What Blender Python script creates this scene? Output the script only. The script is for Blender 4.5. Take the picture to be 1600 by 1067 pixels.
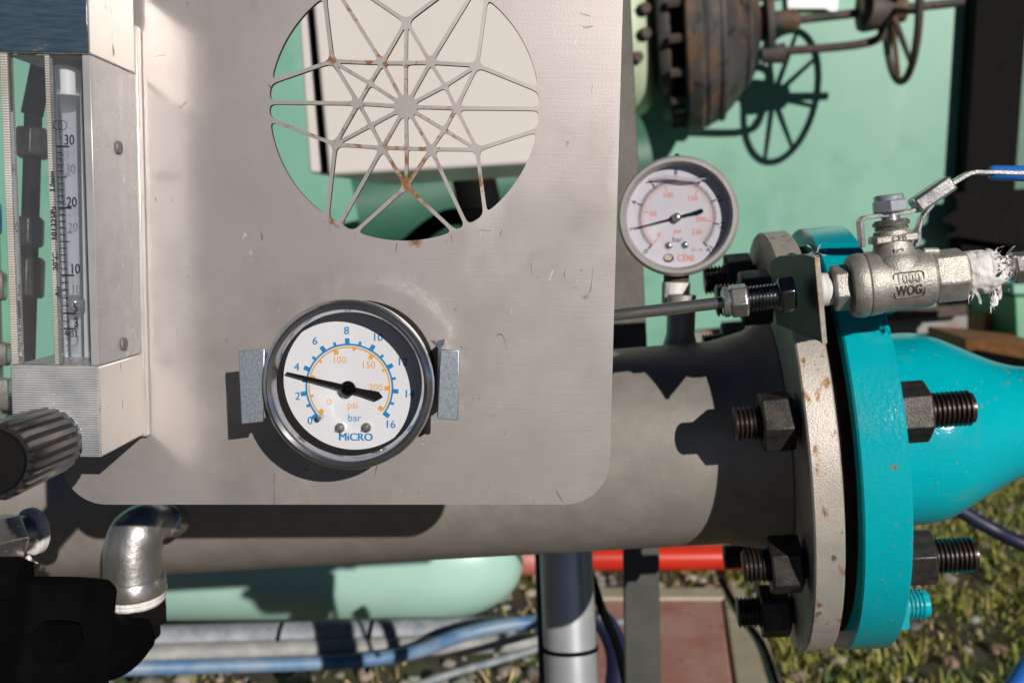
import bpy, bmesh, math, random
import numpy as np
from mathutils import Vector, Matrix, noise as mnoise
rnd = random.Random(7)
R = math.radians
for o in list(bpy.data.objects):
    bpy.data.objects.remove(o)
SC = bpy.context.scene
COL = SC.collection

# ------------------------------------------------------------------ camera
F_PX = 1500.0
CAM = Vector((0, 0, 0.95))
PITCH = R(6)
FW = Vector((0, math.cos(PITCH), -math.sin(PITCH)))
ROLL = R(0.94)
_u = Vector((0, math.sin(PITCH), math.cos(PITCH)))
RX = Vector((1, 0, 0)) * math.cos(ROLL) + _u * math.sin(ROLL)
UP = _u * math.cos(ROLL) - Vector((1, 0, 0)) * math.sin(ROLL)
cd = bpy.data.cameras.new('camera')
cam = bpy.data.objects.new('camera', cd)
COL.objects.link(cam)
cam.matrix_world = Matrix(((RX.x, UP.x, -FW.x, CAM.x), (RX.y, UP.y, -FW.y, CAM.y), (RX.z, UP.z, -FW.z, CAM.z), (0, 0, 0, 1)))
cd.sensor_width = 36
cd.lens = 36 * F_PX / 1600
cd.clip_start = 0.01
cd.clip_end = 500
cd.dof.use_dof = True
cd.dof.focus_distance = 0.325
cd.dof.aperture_fstop = 18
SC.camera = cam
SC.render.resolution_x = 1024
SC.render.resolution_y = 682

# ------------------------------------------------------------------ light
L = (RX * -0.44 + UP * -0.272 + FW * 1.0).normalized()      # the way the light travels
sd = bpy.data.lights.new('sun', 'SUN')
sun = bpy.data.objects.new('sun', sd)
COL.objects.link(sun)
sun.location = (1, -2, 2)
sun.rotation_euler = L.to_track_quat('-Z', 'Y').to_euler()
sd.energy = 5.0
sd.angle = R(0.5)
sd.color = (1.0, 0.94, 0.86)
W = bpy.data.worlds.new('World')
SC.world = W
W.use_nodes = True
nt = W.node_tree
sky = nt.nodes.new('ShaderNodeTexSky')
sky.sky_type = 'NISHITA'
sky.sun_disc = False
sky.air_density = 0.16
sky.dust_density = 0.0
sky.ozone_density = 3.0
sky.sun_elevation = math.asin(-L.z)
sky.sun_rotation = math.atan2(-L.x, -L.y)
nt.links.new(sky.outputs[0], nt.nodes['Background'].inputs[0])
nt.nodes['Background'].inputs[1].default_value = 0.05
SC.view_settings.view_transform = 'Standard'
SC.view_settings.look = 'None'
SC.view_settings.exposure = -0.33
SC.view_settings.gamma = 1
try:
    SC.cycles.caustics_reflective = True
    SC.cycles.blur_glossy = 0.02
    SC.cycles.sample_clamp_indirect = 60
    SC.cycles.transparent_max_bounces = 16
except Exception:
    pass

# ------------------------------------------------------------------ point helpers
def ray(px, py):
    return FW + RX * ((px - 800) / F_PX) - UP * ((py - 533.5) / F_PX)
def P(px, py, d):
    return CAM + ray(px, py) * d
def hit(px, py, p0, n):
    r = ray(px, py)
    return CAM + r * ((p0 - CAM).dot(n) / r.dot(n))
def ground(px, py, z=0.0):
    return hit(px, py, Vector((0, 0, z)), Vector((0, 0, 1)))
def proj(p):
    q = p - CAM
    d = q.dot(FW)
    return 800 + F_PX * q.dot(RX) / d, 533.5 - F_PX * q.dot(UP) / d, d
def frame(o, x, zhint=Vector((0, 0, 1))):
    x = x.normalized()
    z = (zhint - x * zhint.dot(x)).normalized()
    y = z.cross(x)
    m = Matrix.Identity(4)
    for i in range(3):
        m[i][0] = x[i]; m[i][1] = y[i]; m[i][2] = z[i]; m[i][3] = o[i]
    return m
class Axis:
    """a straight run between two real points; finds where along it a feature stands"""
    def __init__(s, a, b, zhint=Vector((0, 0, 1))):
        s.o = a; s.d = (b - a).normalized(); s.M = frame(a, s.d, zhint)
    def s_at(s, px, py=None):
        lo, hi = -3.0, 3.0
        t = 0.0
        for _ in range(30):
            p = s.o + s.d * t
            q = (p - CAM); dz = q.dot(FW)
            f = q.dot(RX) - (px - 800) / F_PX * dz
            df = s.d.dot(RX) - (px - 800) / F_PX * s.d.dot(FW)
            t -= f / df
        return t
    def pt(s, px):
        return s.o + s.d * s.s_at(px)
    def prof(s, lst):
        out = []
        for px, h in lst:
            t = s.s_at(px)
            z = (s.o + s.d * t - CAM).dot(FW)
            out.append((t, h * z / F_PX))
        return out

# ------------------------------------------------------------------ mesh helpers
def T(x=0, y=0, z=0):
    return Matrix.Translation((x, y, z))
def RT(a, ax):
    return Matrix.Rotation(R(a), 4, ax)
def lathe(bm, prof, M=Matrix.Identity(4), n=48, phase=0.0):
    """revolve (s, r) about the local x axis"""
    rings = []
    for s, r in prof:
        if r <= 1e-7:
            rings.append([bm.verts.new(M @ Vector((s, 0, 0)))])
        else:
            rings.append([bm.verts.new(M @ Vector((s, r * math.cos(phase + 2 * math.pi * k / n), r * math.sin(phase + 2 * math.pi * k / n)))) for k in range(n)])
    for a, b in zip(rings, rings[1:]):
        if len(a) == 1 and len(b) == 1:
            continue
        for k in range(n):
            k2 = (k + 1) % n
            if len(a) == 1:
                bm.faces.new((a[0], b[k], b[k2]))
            elif len(b) == 1:
                bm.faces.new((a[k], b[0], a[k2]))
            else:
                bm.faces.new((a[k], b[k], b[k2], a[k2]))
def disc_ends(prof):
    return [(prof[0][0], 0)] + list(prof) + [(prof[-1][0], 0)]
def box(bm, x0, x1, y0, y1, z0, z1, M=Matrix.Identity(4)):
    v = [bm.verts.new(M @ Vector(p)) for p in ((x0, y0, z0), (x1, y0, z0), (x1, y1, z0), (x0, y1, z0), (x0, y0, z1), (x1, y0, z1), (x1, y1, z1), (x0, y1, z1))]
    for f in ((0, 3, 2, 1), (4, 5, 6, 7), (0, 1, 5, 4), (1, 2, 6, 5), (2, 3, 7, 6), (3, 0, 4, 7)):
        bm.faces.new([v[i] for i in f])
def prism(bm, pts, off):
    """solid from a polygon of world/local points pushed by the vector off"""
    a = [bm.verts.new(p) for p in pts]
    b = [bm.verts.new(Vector(p) + off) for p in pts]
    bm.faces.new(a)
    bm.faces.new(b[::-1])
    n = len(a)
    for i in range(n):
        j = (i + 1) % n
        bm.faces.new((a[j], a[i], b[i], b[j]))
def catmull(pts, k=8):
    pts = [Vector(p) for p in pts]
    if len(pts) < 3:
        return pts
    P_ = [pts[0] * 2 - pts[1]] + pts + [pts[-1] * 2 - pts[-2]]
    out = []
    for i in range(1, len(P_) - 2):
        a, b, c, d = P_[i - 1:i + 3]
        for j in range(k):
            t = j / k
            out.append(0.5 * ((2 * b) + (c - a) * t + (2 * a - 5 * b + 4 * c - d) * t * t + (3 * b - a - 3 * c + d) * t ** 3))
    out.append(pts[-1])
    return out
def tube(bm, pts, r, n=16, cap=True):
    """r: number or list"""
    N = len(pts)
    rr = r if isinstance(r, (list, tuple)) else [r] * N
    tan = []
    for i in range(N):
        a = pts[max(i - 1, 0)]; b = pts[min(i + 1, N - 1)]
        tan.append((b - a).normalized())
    up = Vector((0, 0, 1)) if abs(tan[0].z) < 0.9 else Vector((0, 1, 0))
    u = (up - tan[0] * up.dot(tan[0])).normalized()
    rings = []
    for i in range(N):
        u = (u - tan[i] * u.dot(tan[i])).normalized()
        w = tan[i].cross(u)
        rings.append([bm.verts.new(pts[i] + (u * math.cos(2 * math.pi * k / n) + w * math.sin(2 * math.pi * k / n)) * rr[i]) for k in range(n)])
    for a, b in zip(rings, rings[1:]):
        for k in range(n):
            k2 = (k + 1) % n
            bm.faces.new((a[k], a[k2], b[k2], b[k]))
    if cap:
        bm.faces.new(rings[0][::-1]); bm.faces.new(rings[-1])
def ribbon(bm, pts, width_vec, th_vec_fn):
    """flat bar: centre points, half width vector (constant), thickness normal per point"""
    rings = []
    for i, p in enumerate(pts):
        t = th_vec_fn(i)
        rings.append([bm.verts.new(p + width_vec * a + t * b) for a, b in ((-1, -1), (1, -1), (1, 1), (-1, 1))])
    for a, b in zip(rings, rings[1:]):
        for k in range(4):
            k2 = (k + 1) % 4
            bm.faces.new((a[k], a[k2], b[k2], b[k]))
    bm.faces.new(rings[0][::-1]); bm.faces.new(rings[-1])

def thing(name, label, cat, M=None, group=None):
    o = bpy.data.objects.new(name, None)
    COL.objects.link(o)
    o.empty_display_size = 0.02
    if M is not None:
        o.matrix_world = M if isinstance(M, Matrix) else Matrix.Translation(M)
    o['label'] = label; o['category'] = cat
    if group: o['group'] = group
    o['_w'] = [x for row in o.matrix_world for x in row] if M is None else [x for row in (M if isinstance(M, Matrix) else Matrix.Translation(M)) for x in row]
    return o
def wm(o):
    v = list(o['_w'])
    return Matrix([v[0:4], v[4:8], v[8:12], v[12:16]])
def obj(name, bm, m, parent=None, world=True, bevel=0.0, seg=2, smooth=35, subsurf=0, label=None, origin=None):
    me = bpy.data.meshes.new(name)
    if isinstance(bm, bmesh.types.BMesh):
        bmesh.ops.recalc_face_normals(bm, faces=bm.faces)
        bm.to_mesh(me); bm.free()
    else:
        me = bm; me.name = name
    o = bpy.data.objects.new(name, me)
    COL.objects.link(o)
    if parent is not None:
        W_ = wm(parent)
        if world:
            me.transform(W_.inverted())
        o.parent = parent
        o['_w'] = list(parent['_w'])
    elif world:
        if origin is None:
            co = [v.co for v in me.vertices]
            origin = Vector((sum(c.x for c in co) / len(co), sum(c.y for c in co) / len(co), min(c.z for c in co)))
        me.transform(Matrix.Translation(-origin))
        o.location = origin
        o['_w'] = [x for row in Matrix.Translation(origin) for x in row]
    for mm in (m if isinstance(m, (list, tuple)) else [m]):
        me.materials.append(mm)
    if smooth:
        me.shade_smooth()
        me.set_sharp_from_angle(angle=R(smooth))
    if bevel:
        b = o.modifiers.new('bevel', 'BEVEL'); b.width = bevel; b.segments = seg; b.limit_method = 'ANGLE'; b.angle_limit = R(38)
        b.harden_normals = False
    if subsurf:
        s = o.modifiers.new('sub', 'SUBSURF'); s.levels = subsurf; s.render_levels = subsurf
    if label: o['label'] = label
    return o
def tag(o, label, cat, group=None):
    o['label'] = label; o['category'] = cat
    if group: o['group'] = group
    return o
def text_mesh(s, size, ext=0.0, bold=0.0, align='CENTER', spacing=1.0, sx=1.0):
    cu = bpy.data.curves.new('t', 'FONT')
    cu.body = s; cu.size = 1; cu.align_x = align; cu.align_y = 'CENTER'
    cu.extrude = ext / size; cu.offset = bold; cu.space_character = spacing; cu.resolution_u = 3
    o = bpy.data.objects.new('t', cu)
    COL.objects.link(o)
    bpy.context.view_layer.update()
    me = bpy.data.meshes.new_from_object(o.evaluated_get(bpy.context.evaluated_depsgraph_get()))
    bpy.data.objects.remove(o); bpy.data.curves.remove(cu)
    me.transform(Matrix.Diagonal((size * sx, size, size, 1)))
    return me
def add_mesh(bm, me, M):
    me.transform(M)
    bm.from_mesh(me)
    bpy.data.meshes.remove(me)
def cut_sheet(outer, holes, th):
    """flat sheet with holes in the xy plane, thickness along z (centred)"""
    cu = bpy.data.curves.new('c', 'CURVE')
    cu.dimensions = '2D'; cu.fill_mode = 'BOTH'; cu.extrude = th / 2
    for poly in [outer] + holes:
        sp = cu.splines.new('POLY')
        sp.points.add(len(poly) - 1)
        for i, p in enumerate(poly):
            sp.points[i].co = (p[0], p[1], 0, 1)
        sp.use_cyclic_u = True
    o = bpy.data.objects.new('c', cu)
    COL.objects.link(o)
    bpy.context.view_layer.update()
    me = bpy.data.meshes.new_from_object(o.evaluated_get(bpy.context.evaluated_depsgraph_get()))
    bpy.data.objects.remove(o); bpy.data.curves.remove(cu)
    return me

# ------------------------------------------------------------------ materials
def mat(name, c1, c2=None, scale=40, detail=4, rough=0.5, metal=0.0, bump=0.0, bscale=None, spec=None, stretch=None,
        spots=None, rr=0.0, coat=0.0, mid=(0.35, 0.65)):
    """c1/c2 blended by noise; spots = list of (colour, scale, lo, hi, stretch) thresholded layers"""
    m = bpy.data.materials.new(name)
    m.use_nodes = True
    n = m.node_tree.nodes; l = m.node_tree.links
    b = n['Principled BSDF']
    tc = n.new('ShaderNodeTexCoord')
    def mapped(st):
        if not st: return tc.outputs['Object']
        mp = n.new('ShaderNodeMapping'); mp.inputs['Scale'].default_value = st
        l.new(tc.outputs['Object'], mp.inputs[0]); return mp.outputs[0]
    def noise(sc, st=None, det=detail, ro=0.55):
        t = n.new('ShaderNodeTexNoise'); t.inputs['Scale'].default_value = sc; t.inputs['Detail'].default_value = det; t.inputs['Roughness'].default_value = ro
        l.new(mapped(st), t.inputs['Vector']); return t.outputs[0]
    def ramp(src, lo, hi, a=(0, 0, 0, 1), c=(1, 1, 1, 1)):
        r = n.new('ShaderNodeValToRGB'); r.color_ramp.elements[0].position = lo; r.color_ramp.elements[1].position = hi
        r.color_ramp.elements[0].color = a; r.color_ramp.elements[1].color = c
        l.new(src, r.inputs[0]); return r.outputs[0]
    base = noise(scale, stretch)
    c2 = c2 or c1
    col = ramp(base, mid[0], mid[1], (*c1, 1), (*c2, 1))
    for sp in (spots or []):
        sc, lo, hi = sp[1], sp[2], sp[3]
        st = sp[4] if len(sp) > 4 else None
        f = ramp(noise(sc, st), lo, hi)
        mx = n.new('ShaderNodeMix'); mx.data_type = 'RGBA'
        l.new(f, mx.inputs[0]); l.new(col, mx.inputs[6]); mx.inputs[7].default_value = (*sp[0], 1)
        col = mx.outputs[2]
    l.new(col, b.inputs['Base Color'])
    b.inputs['Metallic'].default_value = metal
    if rr:
        mr = n.new('ShaderNodeMapRange'); mr.inputs[3].default_value = max(0.02, rough - rr); mr.inputs[4].default_value = rough + rr
        l.new(noise(scale * 2.3, stretch), mr.inputs[0]); l.new(mr.outputs[0], b.inputs['Roughness'])
    else:
        b.inputs['Roughness'].default_value = rough
    if spec is not None: b.inputs['Specular IOR Level'].default_value = spec
    if coat: b.inputs['Coat Weight'].default_value = coat; b.inputs['Coat Roughness'].default_value = 0.08
    if bump:
        bp = n.new('ShaderNodeBump'); bp.inputs['Strength'].default_value = bump; bp.inputs['Distance'].default_value = 0.001
        l.new(noise(bscale or scale * 4, stretch), bp.inputs['Height']); l.new(bp.outputs[0], b.inputs['Normal'])
    return m
M_chrome = mat('chrome', (.60, .60, .61), (.46, .47, .49), 60, rough=.14, metal=.8, rr=.05)
M_chrome_dark = mat('dark chrome', (.045, .048, .055), (.075, .08, .09), 60, rough=.07, metal=1)
M_bezel = mat('dark chrome bezel', (.66, .67, .70), (.52, .53, .56), 60, rough=.12, metal=.94, rr=.04)
M_stain = mat('cast stainless', (.50, .475, .44), (.38, .36, .335), 220, rough=.46, metal=.62, bump=.35, bscale=1500, rr=.08)
M_stain_s = mat('polished stainless', (.62, .60, .58), (.46, .44, .42), 90, rough=.26, metal=.85, bump=.08, bscale=900, rr=.1)
M_bright = mat('bright zinc nut', (.62, .66, .72), (.50, .54, .60), 120, rough=.30, metal=.6, rr=.08)
M_darkfit = mat('tarnished fitting', (.26, .28, .31), (.17, .18, .20), 150, rough=.25, metal=1, rr=.08)  # shade on the bulkhead thread and lock nut, painted as darker steel
M_elbow = mat('satin stainless', (.66, .65, .63), (.50, .49, .47), 70, rough=.34, metal=.9, bump=.25, bscale=300, rr=.08)
M_tube = mat('tube stainless', (.66, .64, .62), (.5, .48, .46), 90, rough=.2, metal=.88)
M_blued = mat('black oxide steel', (.035, .034, .034), (.075, .068, .062), 260, rough=.42, metal=.55, bump=.18, bscale=1200, spots=[((.12, .06, .035), 140, .62, .75)])
M_thread = mat('oily thread steel', (.045, .042, .042), (.11, .085, .07), 240, rough=.3, metal=.7)
M_black = mat('black rubber', (.002, .002, .0025), (.0035, .0035, .0035), 50, rough=.95, spec=.05)  # also the painted shade of the lower left valve shape
M_blackm = mat('matte black paint', (.004, .004, .004), (.007, .0065, .006), 30, rough=.8, spec=.12)
M_dialw = mat('dial white', (.70, .71, .76), (.66, .67, .72), 30, rough=.45)
M_blue_ink = mat('blue ink', (.0, .20, .48), rough=.5)
M_orange_ink = mat('orange ink', (.72, .34, .05), rough=.5)
M_red_ink = mat('red ink', (.72, .22, .12), rough=.5)
M_black_ink = mat('black ink', (.012, .015, .018), rough=.5)
M_zinc = mat('galvanised spangle', (.36, .42, .48), (.52, .58, .64), 1300, detail=1, rough=.38, metal=.75, rr=.12, mid=(.35, .65))
M_ptfe = mat('white thread tape', (.80, .78, .77), (.66, .64, .62), 300, rough=.6, bump=.8, bscale=700, stretch=(1, .2, .2))
M_pipe = mat('grit blasted pipe', (.36, .325, .30), (.43, .39, .36), 60, rough=.42, metal=.35, bump=.22, bscale=1800,
             spots=[((.75, .72, .68), 600, .70, .75), ((.33, .30, .275), 40, .55, .8), ((.22, .19, .17), 500, .70, .74)])
M_flange = mat('raw flange steel', (.47, .43, .39), (.58, .53, .48), 45, rough=.48, metal=.35, bump=.3, bscale=1300,
               spots=[((.30, .15, .05), 190, .60, .68, (1, 1, .28)), ((.60, .58, .55), 55, .70, .76), ((.16, .14, .12), 140, .68, .76)])
M_teal = mat('teal gloss paint', (.0, .43, .51), (.0, .385, .46), 18, rough=.17, spec=.55, bump=.22, bscale=480,
             spots=[((.30, .12, .02), 210, .67, .72, (1, .6, 1)), ((.02, .19, .22), 90, .70, .8), ((.06, .33, .36), 28, .60, .82), ((.10, .09, .06), 420, .73, .76)], coat=.25, rr=.10)
M_gasket = mat('gasket rubber', (.004, .003, .003), (.009, .005, .004), 90, rough=.9, spec=.1, bump=.3)
M_mint = mat('mint paint wall', (.15, .375, .275), (.205, .425, .325), 1.6, detail=7, rough=.42, spec=.35, spots=[((.135, .33, .245), 5, .56, .75), ((.24, .44, .36), 3, .60, .8, (3, 3, .6)), ((.16, .22, .15), 26, .72, .78)])
M_mint2 = mat('mint paint pipe', (.38, .62, .53), (.43, .67, .58), 8, rough=.35, bump=.1, bscale=200, spots=[((.42, .20, .12), 30, .74, .8)])
M_cab = mat('cabinet enamel', (.66, .62, .59), (.69, .65, .62), 4, rough=.4)
M_column = mat('weathered steel column', (.075, .070, .062), (.115, .106, .094), 26, rough=.6, metal=.2, bump=.3, bscale=260, spots=[((.16, .15, .13), 60, .66, .8)])
M_castiron = mat('cast iron', (.045, .043, .042), (.075, .07, .068), 9, rough=.65, bump=.5, bscale=60, spots=[((.17, .09, .045), 9, .50, .66, (1, 1, .5)), ((.02, .018, .017), 22, .58, .68)])
M_rust = mat('rusty iron', (.095, .062, .045), (.055, .045, .04), 25, rough=.8, bump=.3, bscale=90)
M_red = mat('red paint', (.62, .035, .015), (.52, .03, .015), 8, rough=.3, spots=[((.5, .16, .12), 20, .66, .8)])
M_galv = mat('galvanised tube', (.50, .53, .57), (.60, .63, .66), 30, rough=.35, metal=.5)
M_conduit = mat('dusty grey conduit', (.17, .20, .24), (.30, .32, .34), 40, rough=.6, bump=.4, bscale=150)
M_blue = mat('blue plastic', (.02, .13, .52), (.025, .17, .60), 20, rough=.3)
M_bluehose = mat('dusty blue hose', (.05, .16, .36), (.20, .29, .40), 22, rough=.45)
M_navy = mat('navy cable', (.010, .013, .045), (.015, .02, .06), 20, rough=.45)
M_wood = mat('weathered timber', (.20, .09, .03), (.30, .14, .05), 12, rough=.75, stretch=(1, 6, 6), bump=.4)
M_green_shade = mat('dark green paint', (.035, .13, .085), (.045, .15, .10), 5, rough=.5)  # shade of the far wall and low pipe put into the colour
M_redslab = mat('red painted concrete', (.42, .155, .125), (.50, .27, .23), 9, rough=.8, bump=.5, bscale=90, spots=[((.46, .33, .27), 14, .60, .75), ((.20, .06, .05), 30, .62, .75)])
M_conc = mat('pale concrete', (.42, .34, .25), (.50, .43, .33), 14, rough=.85, bump=.5, bscale=80, spots=[((.25, .20, .15), 20, .62, .75)])
M_white = mat('white paint', (.8, .78, .76), rough=.35)

def glass(name, tint=(1, 1, 1), refl=1.0, rough=0.02, haze=0.0, hcol=(.8, .8, .8)):
    m = bpy.data.materials.new(name); m.use_nodes = True
    n = m.node_tree.nodes; l = m.node_tree.links
    n.remove(n['Principled BSDF'])
    tr = n.new('ShaderNodeBsdfTransparent'); tr.inputs[0].default_value = (*tint, 1)
    gl = n.new('ShaderNodeBsdfGlossy'); gl.inputs['Roughness'].default_value = rough
    fr = n.new('ShaderNodeFresnel'); fr.inputs[0].default_value = 1.45
    mu = n.new('ShaderNodeMath'); mu.operation = 'MULTIPLY'; mu.inputs[1].default_value = refl
    l.new(fr.outputs[0], mu.inputs[0])
    src = tr.outputs[0]
    if haze:
        df = n.new('ShaderNodeBsdfDiffuse'); df.inputs[0].default_value = (*hcol, 1)
        ns = n.new('ShaderNodeTexNoise'); ns.inputs['Scale'].default_value = 120; ns.inputs['Detail'].default_value = 5
        tc = n.new('ShaderNodeTexCoord'); l.new(tc.outputs['Object'], ns.inputs['Vector'])
        mr = n.new('ShaderNodeMapRange'); mr.inputs[1].default_value = .3; mr.inputs[2].default_value = .75
        mr.inputs[3].default_value = haze * .88; mr.inputs[4].default_value = min(1, haze * 1.12)
        l.new(ns.outputs[0], mr.inputs[0])
        mh = n.new('ShaderNodeMixShader'); l.new(mr.outputs[0], mh.inputs[0])
        l.new(tr.outputs[0], mh.inputs[1]); l.new(df.outputs[0], mh.inputs[2]); src = mh.outputs[0]
    mx = n.new('ShaderNodeMixShader')
    l.new(mu.outputs[0], mx.inputs[0]); l.new(src, mx.inputs[1]); l.new(gl.outputs[0], mx.inputs[2])
    l.new(mx.outputs[0], n['Material Output'].inputs[0])
    return m
M_glass = glass('gauge window', refl=.4)
M_acr_front = glass('acrylic front wall', tint=(.95, .97, .98), refl=.8, haze=.04, hcol=(.55, .55, .58))
M_acr_side = glass('hazy acrylic side', tint=(.85, .86, .88), refl=3.0, rough=.24, haze=.42, hcol=(.85, .84, .87))

def brushed_plate():
    m = mat('brushed stainless panel', (.365, .332, .325), (.445, .41, .403), 9, detail=6, rough=.46, metal=.55, rr=.06,
            spots=[((.29, .262, .25), 20, .46, .74), ((.47, .43, .42), 34, .58, .76, (1, 1, .5)), ((.16, .14, .13), 420, .735, .76), ((.62, .58, .56), 300, .74, .78),
                   ((.20, .18, .17), 130, .725, .745, (4, 1, .35))])
    n = m.node_tree.nodes; l = m.node_tree.links; b = n['Principled BSDF']
    tc = n.new('ShaderNodeTexCoord')
    h = None
    for st, sc in (((1, 1, 30), 45), ((1, 1, 1), 1500)):
        mp = n.new('ShaderNodeMapping'); mp.inputs['Scale'].default_value = st
        t = n.new('ShaderNodeTexNoise'); t.inputs['Scale'].default_value = sc; t.inputs['Detail'].default_value = 5
        l.new(tc.outputs['Object'], mp.inputs[0]); l.new(mp.outputs[0], t.inputs['Vector'])
        if h is None: h = t.outputs[0]
        else:
            ad = n.new('ShaderNodeMath'); ad.operation = 'ADD'; l.new(h, ad.inputs[0]); l.new(t.outputs[0], ad.inputs[1]); h = ad.outputs[0]
    bp = n.new('ShaderNodeBump'); bp.inputs['Strength'].default_value = .045; bp.inputs['Distance'].default_value = .0006
    l.new(h, bp.inputs['Height']); l.new(bp.outputs[0], b.inputs['Normal'])
    def scratches(col, sc, msk, colr, w, st=None, lo=.60):
        mp = n.new('ShaderNodeMapping'); mp.inputs['Scale'].default_value = st or (1, 1, 1); l.new(tc.outputs['Object'], mp.inputs[0])
        t = n.new('ShaderNodeTexNoise'); t.inputs['Scale'].default_value = sc; t.inputs['Detail'].default_value = 1.5; l.new(mp.outputs[0], t.inputs['Vector'])
        sb_ = n.new('ShaderNodeMath'); sb_.operation = 'SUBTRACT'; sb_.inputs[1].default_value = .5; l.new(t.outputs[0], sb_.inputs[0])
        ab = n.new('ShaderNodeMath'); ab.operation = 'ABSOLUTE'; l.new(sb_.outputs[0], ab.inputs[0])
        m1 = n.new('ShaderNodeMapRange'); m1.inputs[1].default_value = w; m1.inputs[2].default_value = w * .3; l.new(ab.outputs[0], m1.inputs[0])
        t2 = n.new('ShaderNodeTexNoise'); t2.inputs['Scale'].default_value = msk; t2.inputs['Detail'].default_value = 4; l.new(tc.outputs['Object'], t2.inputs['Vector'])
        m2 = n.new('ShaderNodeMapRange'); m2.inputs[1].default_value = lo; m2.inputs[2].default_value = lo + .04; l.new(t2.outputs[0], m2.inputs[0])
        mu = n.new('ShaderNodeMath'); mu.operation = 'MULTIPLY'; l.new(m1.outputs[0], mu.inputs[0]); l.new(m2.outputs[0], mu.inputs[1])
        mx = n.new('ShaderNodeMix'); mx.data_type = 'RGBA'; l.new(mu.outputs[0], mx.inputs[0]); l.new(col, mx.inputs[6]); mx.inputs[7].default_value = (*colr, 1)
        return mx.outputs[2]
    # rust bleeding at the lower star tip of the cut-out
    col = b.inputs['Base Color'].links[0].from_socket
    def blotch(center, rad, colr, lo, hi, sc, col):
        vm = n.new('ShaderNodeVectorMath'); vm.operation = 'DISTANCE'; vm.inputs[1].default_value = center
        l.new(tc.outputs['Object'], vm.inputs[0])
        mr = n.new('ShaderNodeMapRange'); mr.inputs[1].default_value = rad; mr.inputs[2].default_value = rad * .3; l.new(vm.outputs['Value'], mr.inputs[0])
        t = n.new('ShaderNodeTexNoise'); t.inputs['Scale'].default_value = sc; t.inputs['Detail'].default_value = 5; l.new(tc.outputs['Object'], t.inputs['Vector'])
        m2 = n.new('ShaderNodeMapRange'); m2.inputs[1].default_value = lo; m2.inputs[2].default_value = hi; l.new(t.outputs[0], m2.inputs[0])
        mu = n.new('ShaderNodeMath'); mu.operation = 'MULTIPLY'; l.new(mr.outputs[0], mu.inputs[0]); l.new(m2.outputs[0], mu.inputs[1])
        mx = n.new('ShaderNodeMix'); mx.data_type = 'RGBA'; l.new(mu.outputs[0], mx.inputs[0]); l.new(col, mx.inputs[6]); mx.inputs[7].default_value = (*colr, 1)
        return mx.outputs[2]
    col = scratches(col, 40, 66, (.15, .13, .12), .0035, (1, 1, .45), .615)
    col = scratches(col, 60, 75, (.58, .55, .53), .004, (1, 1, .4), .64)
    col = scratches(col, 16, 22, (.335, .302, .288), .012, (1, 1, .8), .58)
    col = scratches(col, 120, 90, (.20, .18, .165), .014, (1, 1, .25), .65)
    col = scratches(col, 52, 70, (.20, .17, .15), .006, (.5, 1, 1), .64)
    for c, rad, lo, hi in RUSTS:
        col = blotch(c, rad, (.25, .115, .045), lo, hi, 330, col)
    l.new(col, b.inputs['Base Color'])
    return m

# ------------------------------------------------------------------ instrument panel (vertical sheet)
PD = 0.328
PN = Vector((0, -1, 0))
PP = P(800, 533.5, PD)
PO = hit(540, 400, PP, PN)                       # panel origin
def pl(px, py):                                   # point on the panel front -> local (x, z)
    q = hit(px, py, PP, PN) - PO
    return (q.x, q.z)
def out(px, py, d):                               # point standing d metres proud of the panel
    return hit(px, py, PP + PN * d, PN)
crop = lambda x, y: pl(400 + x / 2.737, y / 2.737)
def arc(cx, cy, r, a0, a1, n=14):
    return [(cx + r * math.cos(R(a0 + (a1 - a0) * i / n)), cy + r * math.sin(R(a0 + (a1 - a0) * i / n))) for i in range(n + 1)]
def plate_outline():
    px = []
    px += arc(953 - 70, 788 - 70, 70, 0, 90)
    px += arc(95 + 72, 788 - 72, 72, 90, 180)
    px += [(72, -60), (975, -60)]
    o = []
    for i, p in enumerate(px):
        o.append(pl(*p))
    return o
CC = (634, 452); CR = 578
hub = (640, 457)
inn = {'NW': (540, 270), 'NE': (745, 268), 'E': (855, 463), 'SE': (748, 638), 'SW': (540, 632), 'W': (437, 443)}
mid = {'N': (640, 270), 'EN': (808, 368), 'ES': (805, 555), 'S': (643, 635), 'WS': (490, 537), 'WN': (487, 357)}
tip = {'T': (642, 92), 'TR': (945, 280), 'BR': (945, 640), 'B': (643, 798), 'BL': (338, 618), 'TL': (325, 262)}
ends = [((395, -75), tip['T']), ((870, -80), tip['T']), ((935, -45), inn['NE']), ((985, -7), tip['TR']), ((1203, 384), tip['TR']), ((1212, 466), inn['E']),
        ((1203, 556), tip['BR']), ((980, 912), tip['BR']), ((905, 975), inn['SE']), ((850, 992), tip['B']), ((430, 987), tip['B']), ((360, 955), inn['SW']),
        ((303, 925), tip['BL']), ((57, 510), tip['BL']), ((56, 438), inn['W']), ((62, 352), tip['TL']), ((292, -8), tip['TL']), ((342, -45), inn['NW'])]
def clip(poly, a, b, d, inside):
    """keep the side of line ab (pushed d towards inside) that holds inside"""
    ax, ay = a; bx, by = b
    nx, ny = -(by - ay), (bx - ax)
    ln = math.hypot(nx, ny); nx /= ln; ny /= ln
    s = (inside[0] - ax) * nx + (inside[1] - ay) * ny
    if s < 0: nx, ny = -nx, -ny
    f = lambda p: (p[0] - ax) * nx + (p[1] - ay) * ny - d
    o = []
    for i, p in enumerate(poly):
        q = poly[(i + 1) % len(poly)]
        fp, fq = f(p), f(q)
        if fp >= 0: o.append(p)
        if (fp >= 0) != (fq >= 0):
            t = fp / (fp - fq); o.append((p[0] + (q[0] - p[0]) * t, p[1] + (q[1] - p[1]) * t))
    return o
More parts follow.
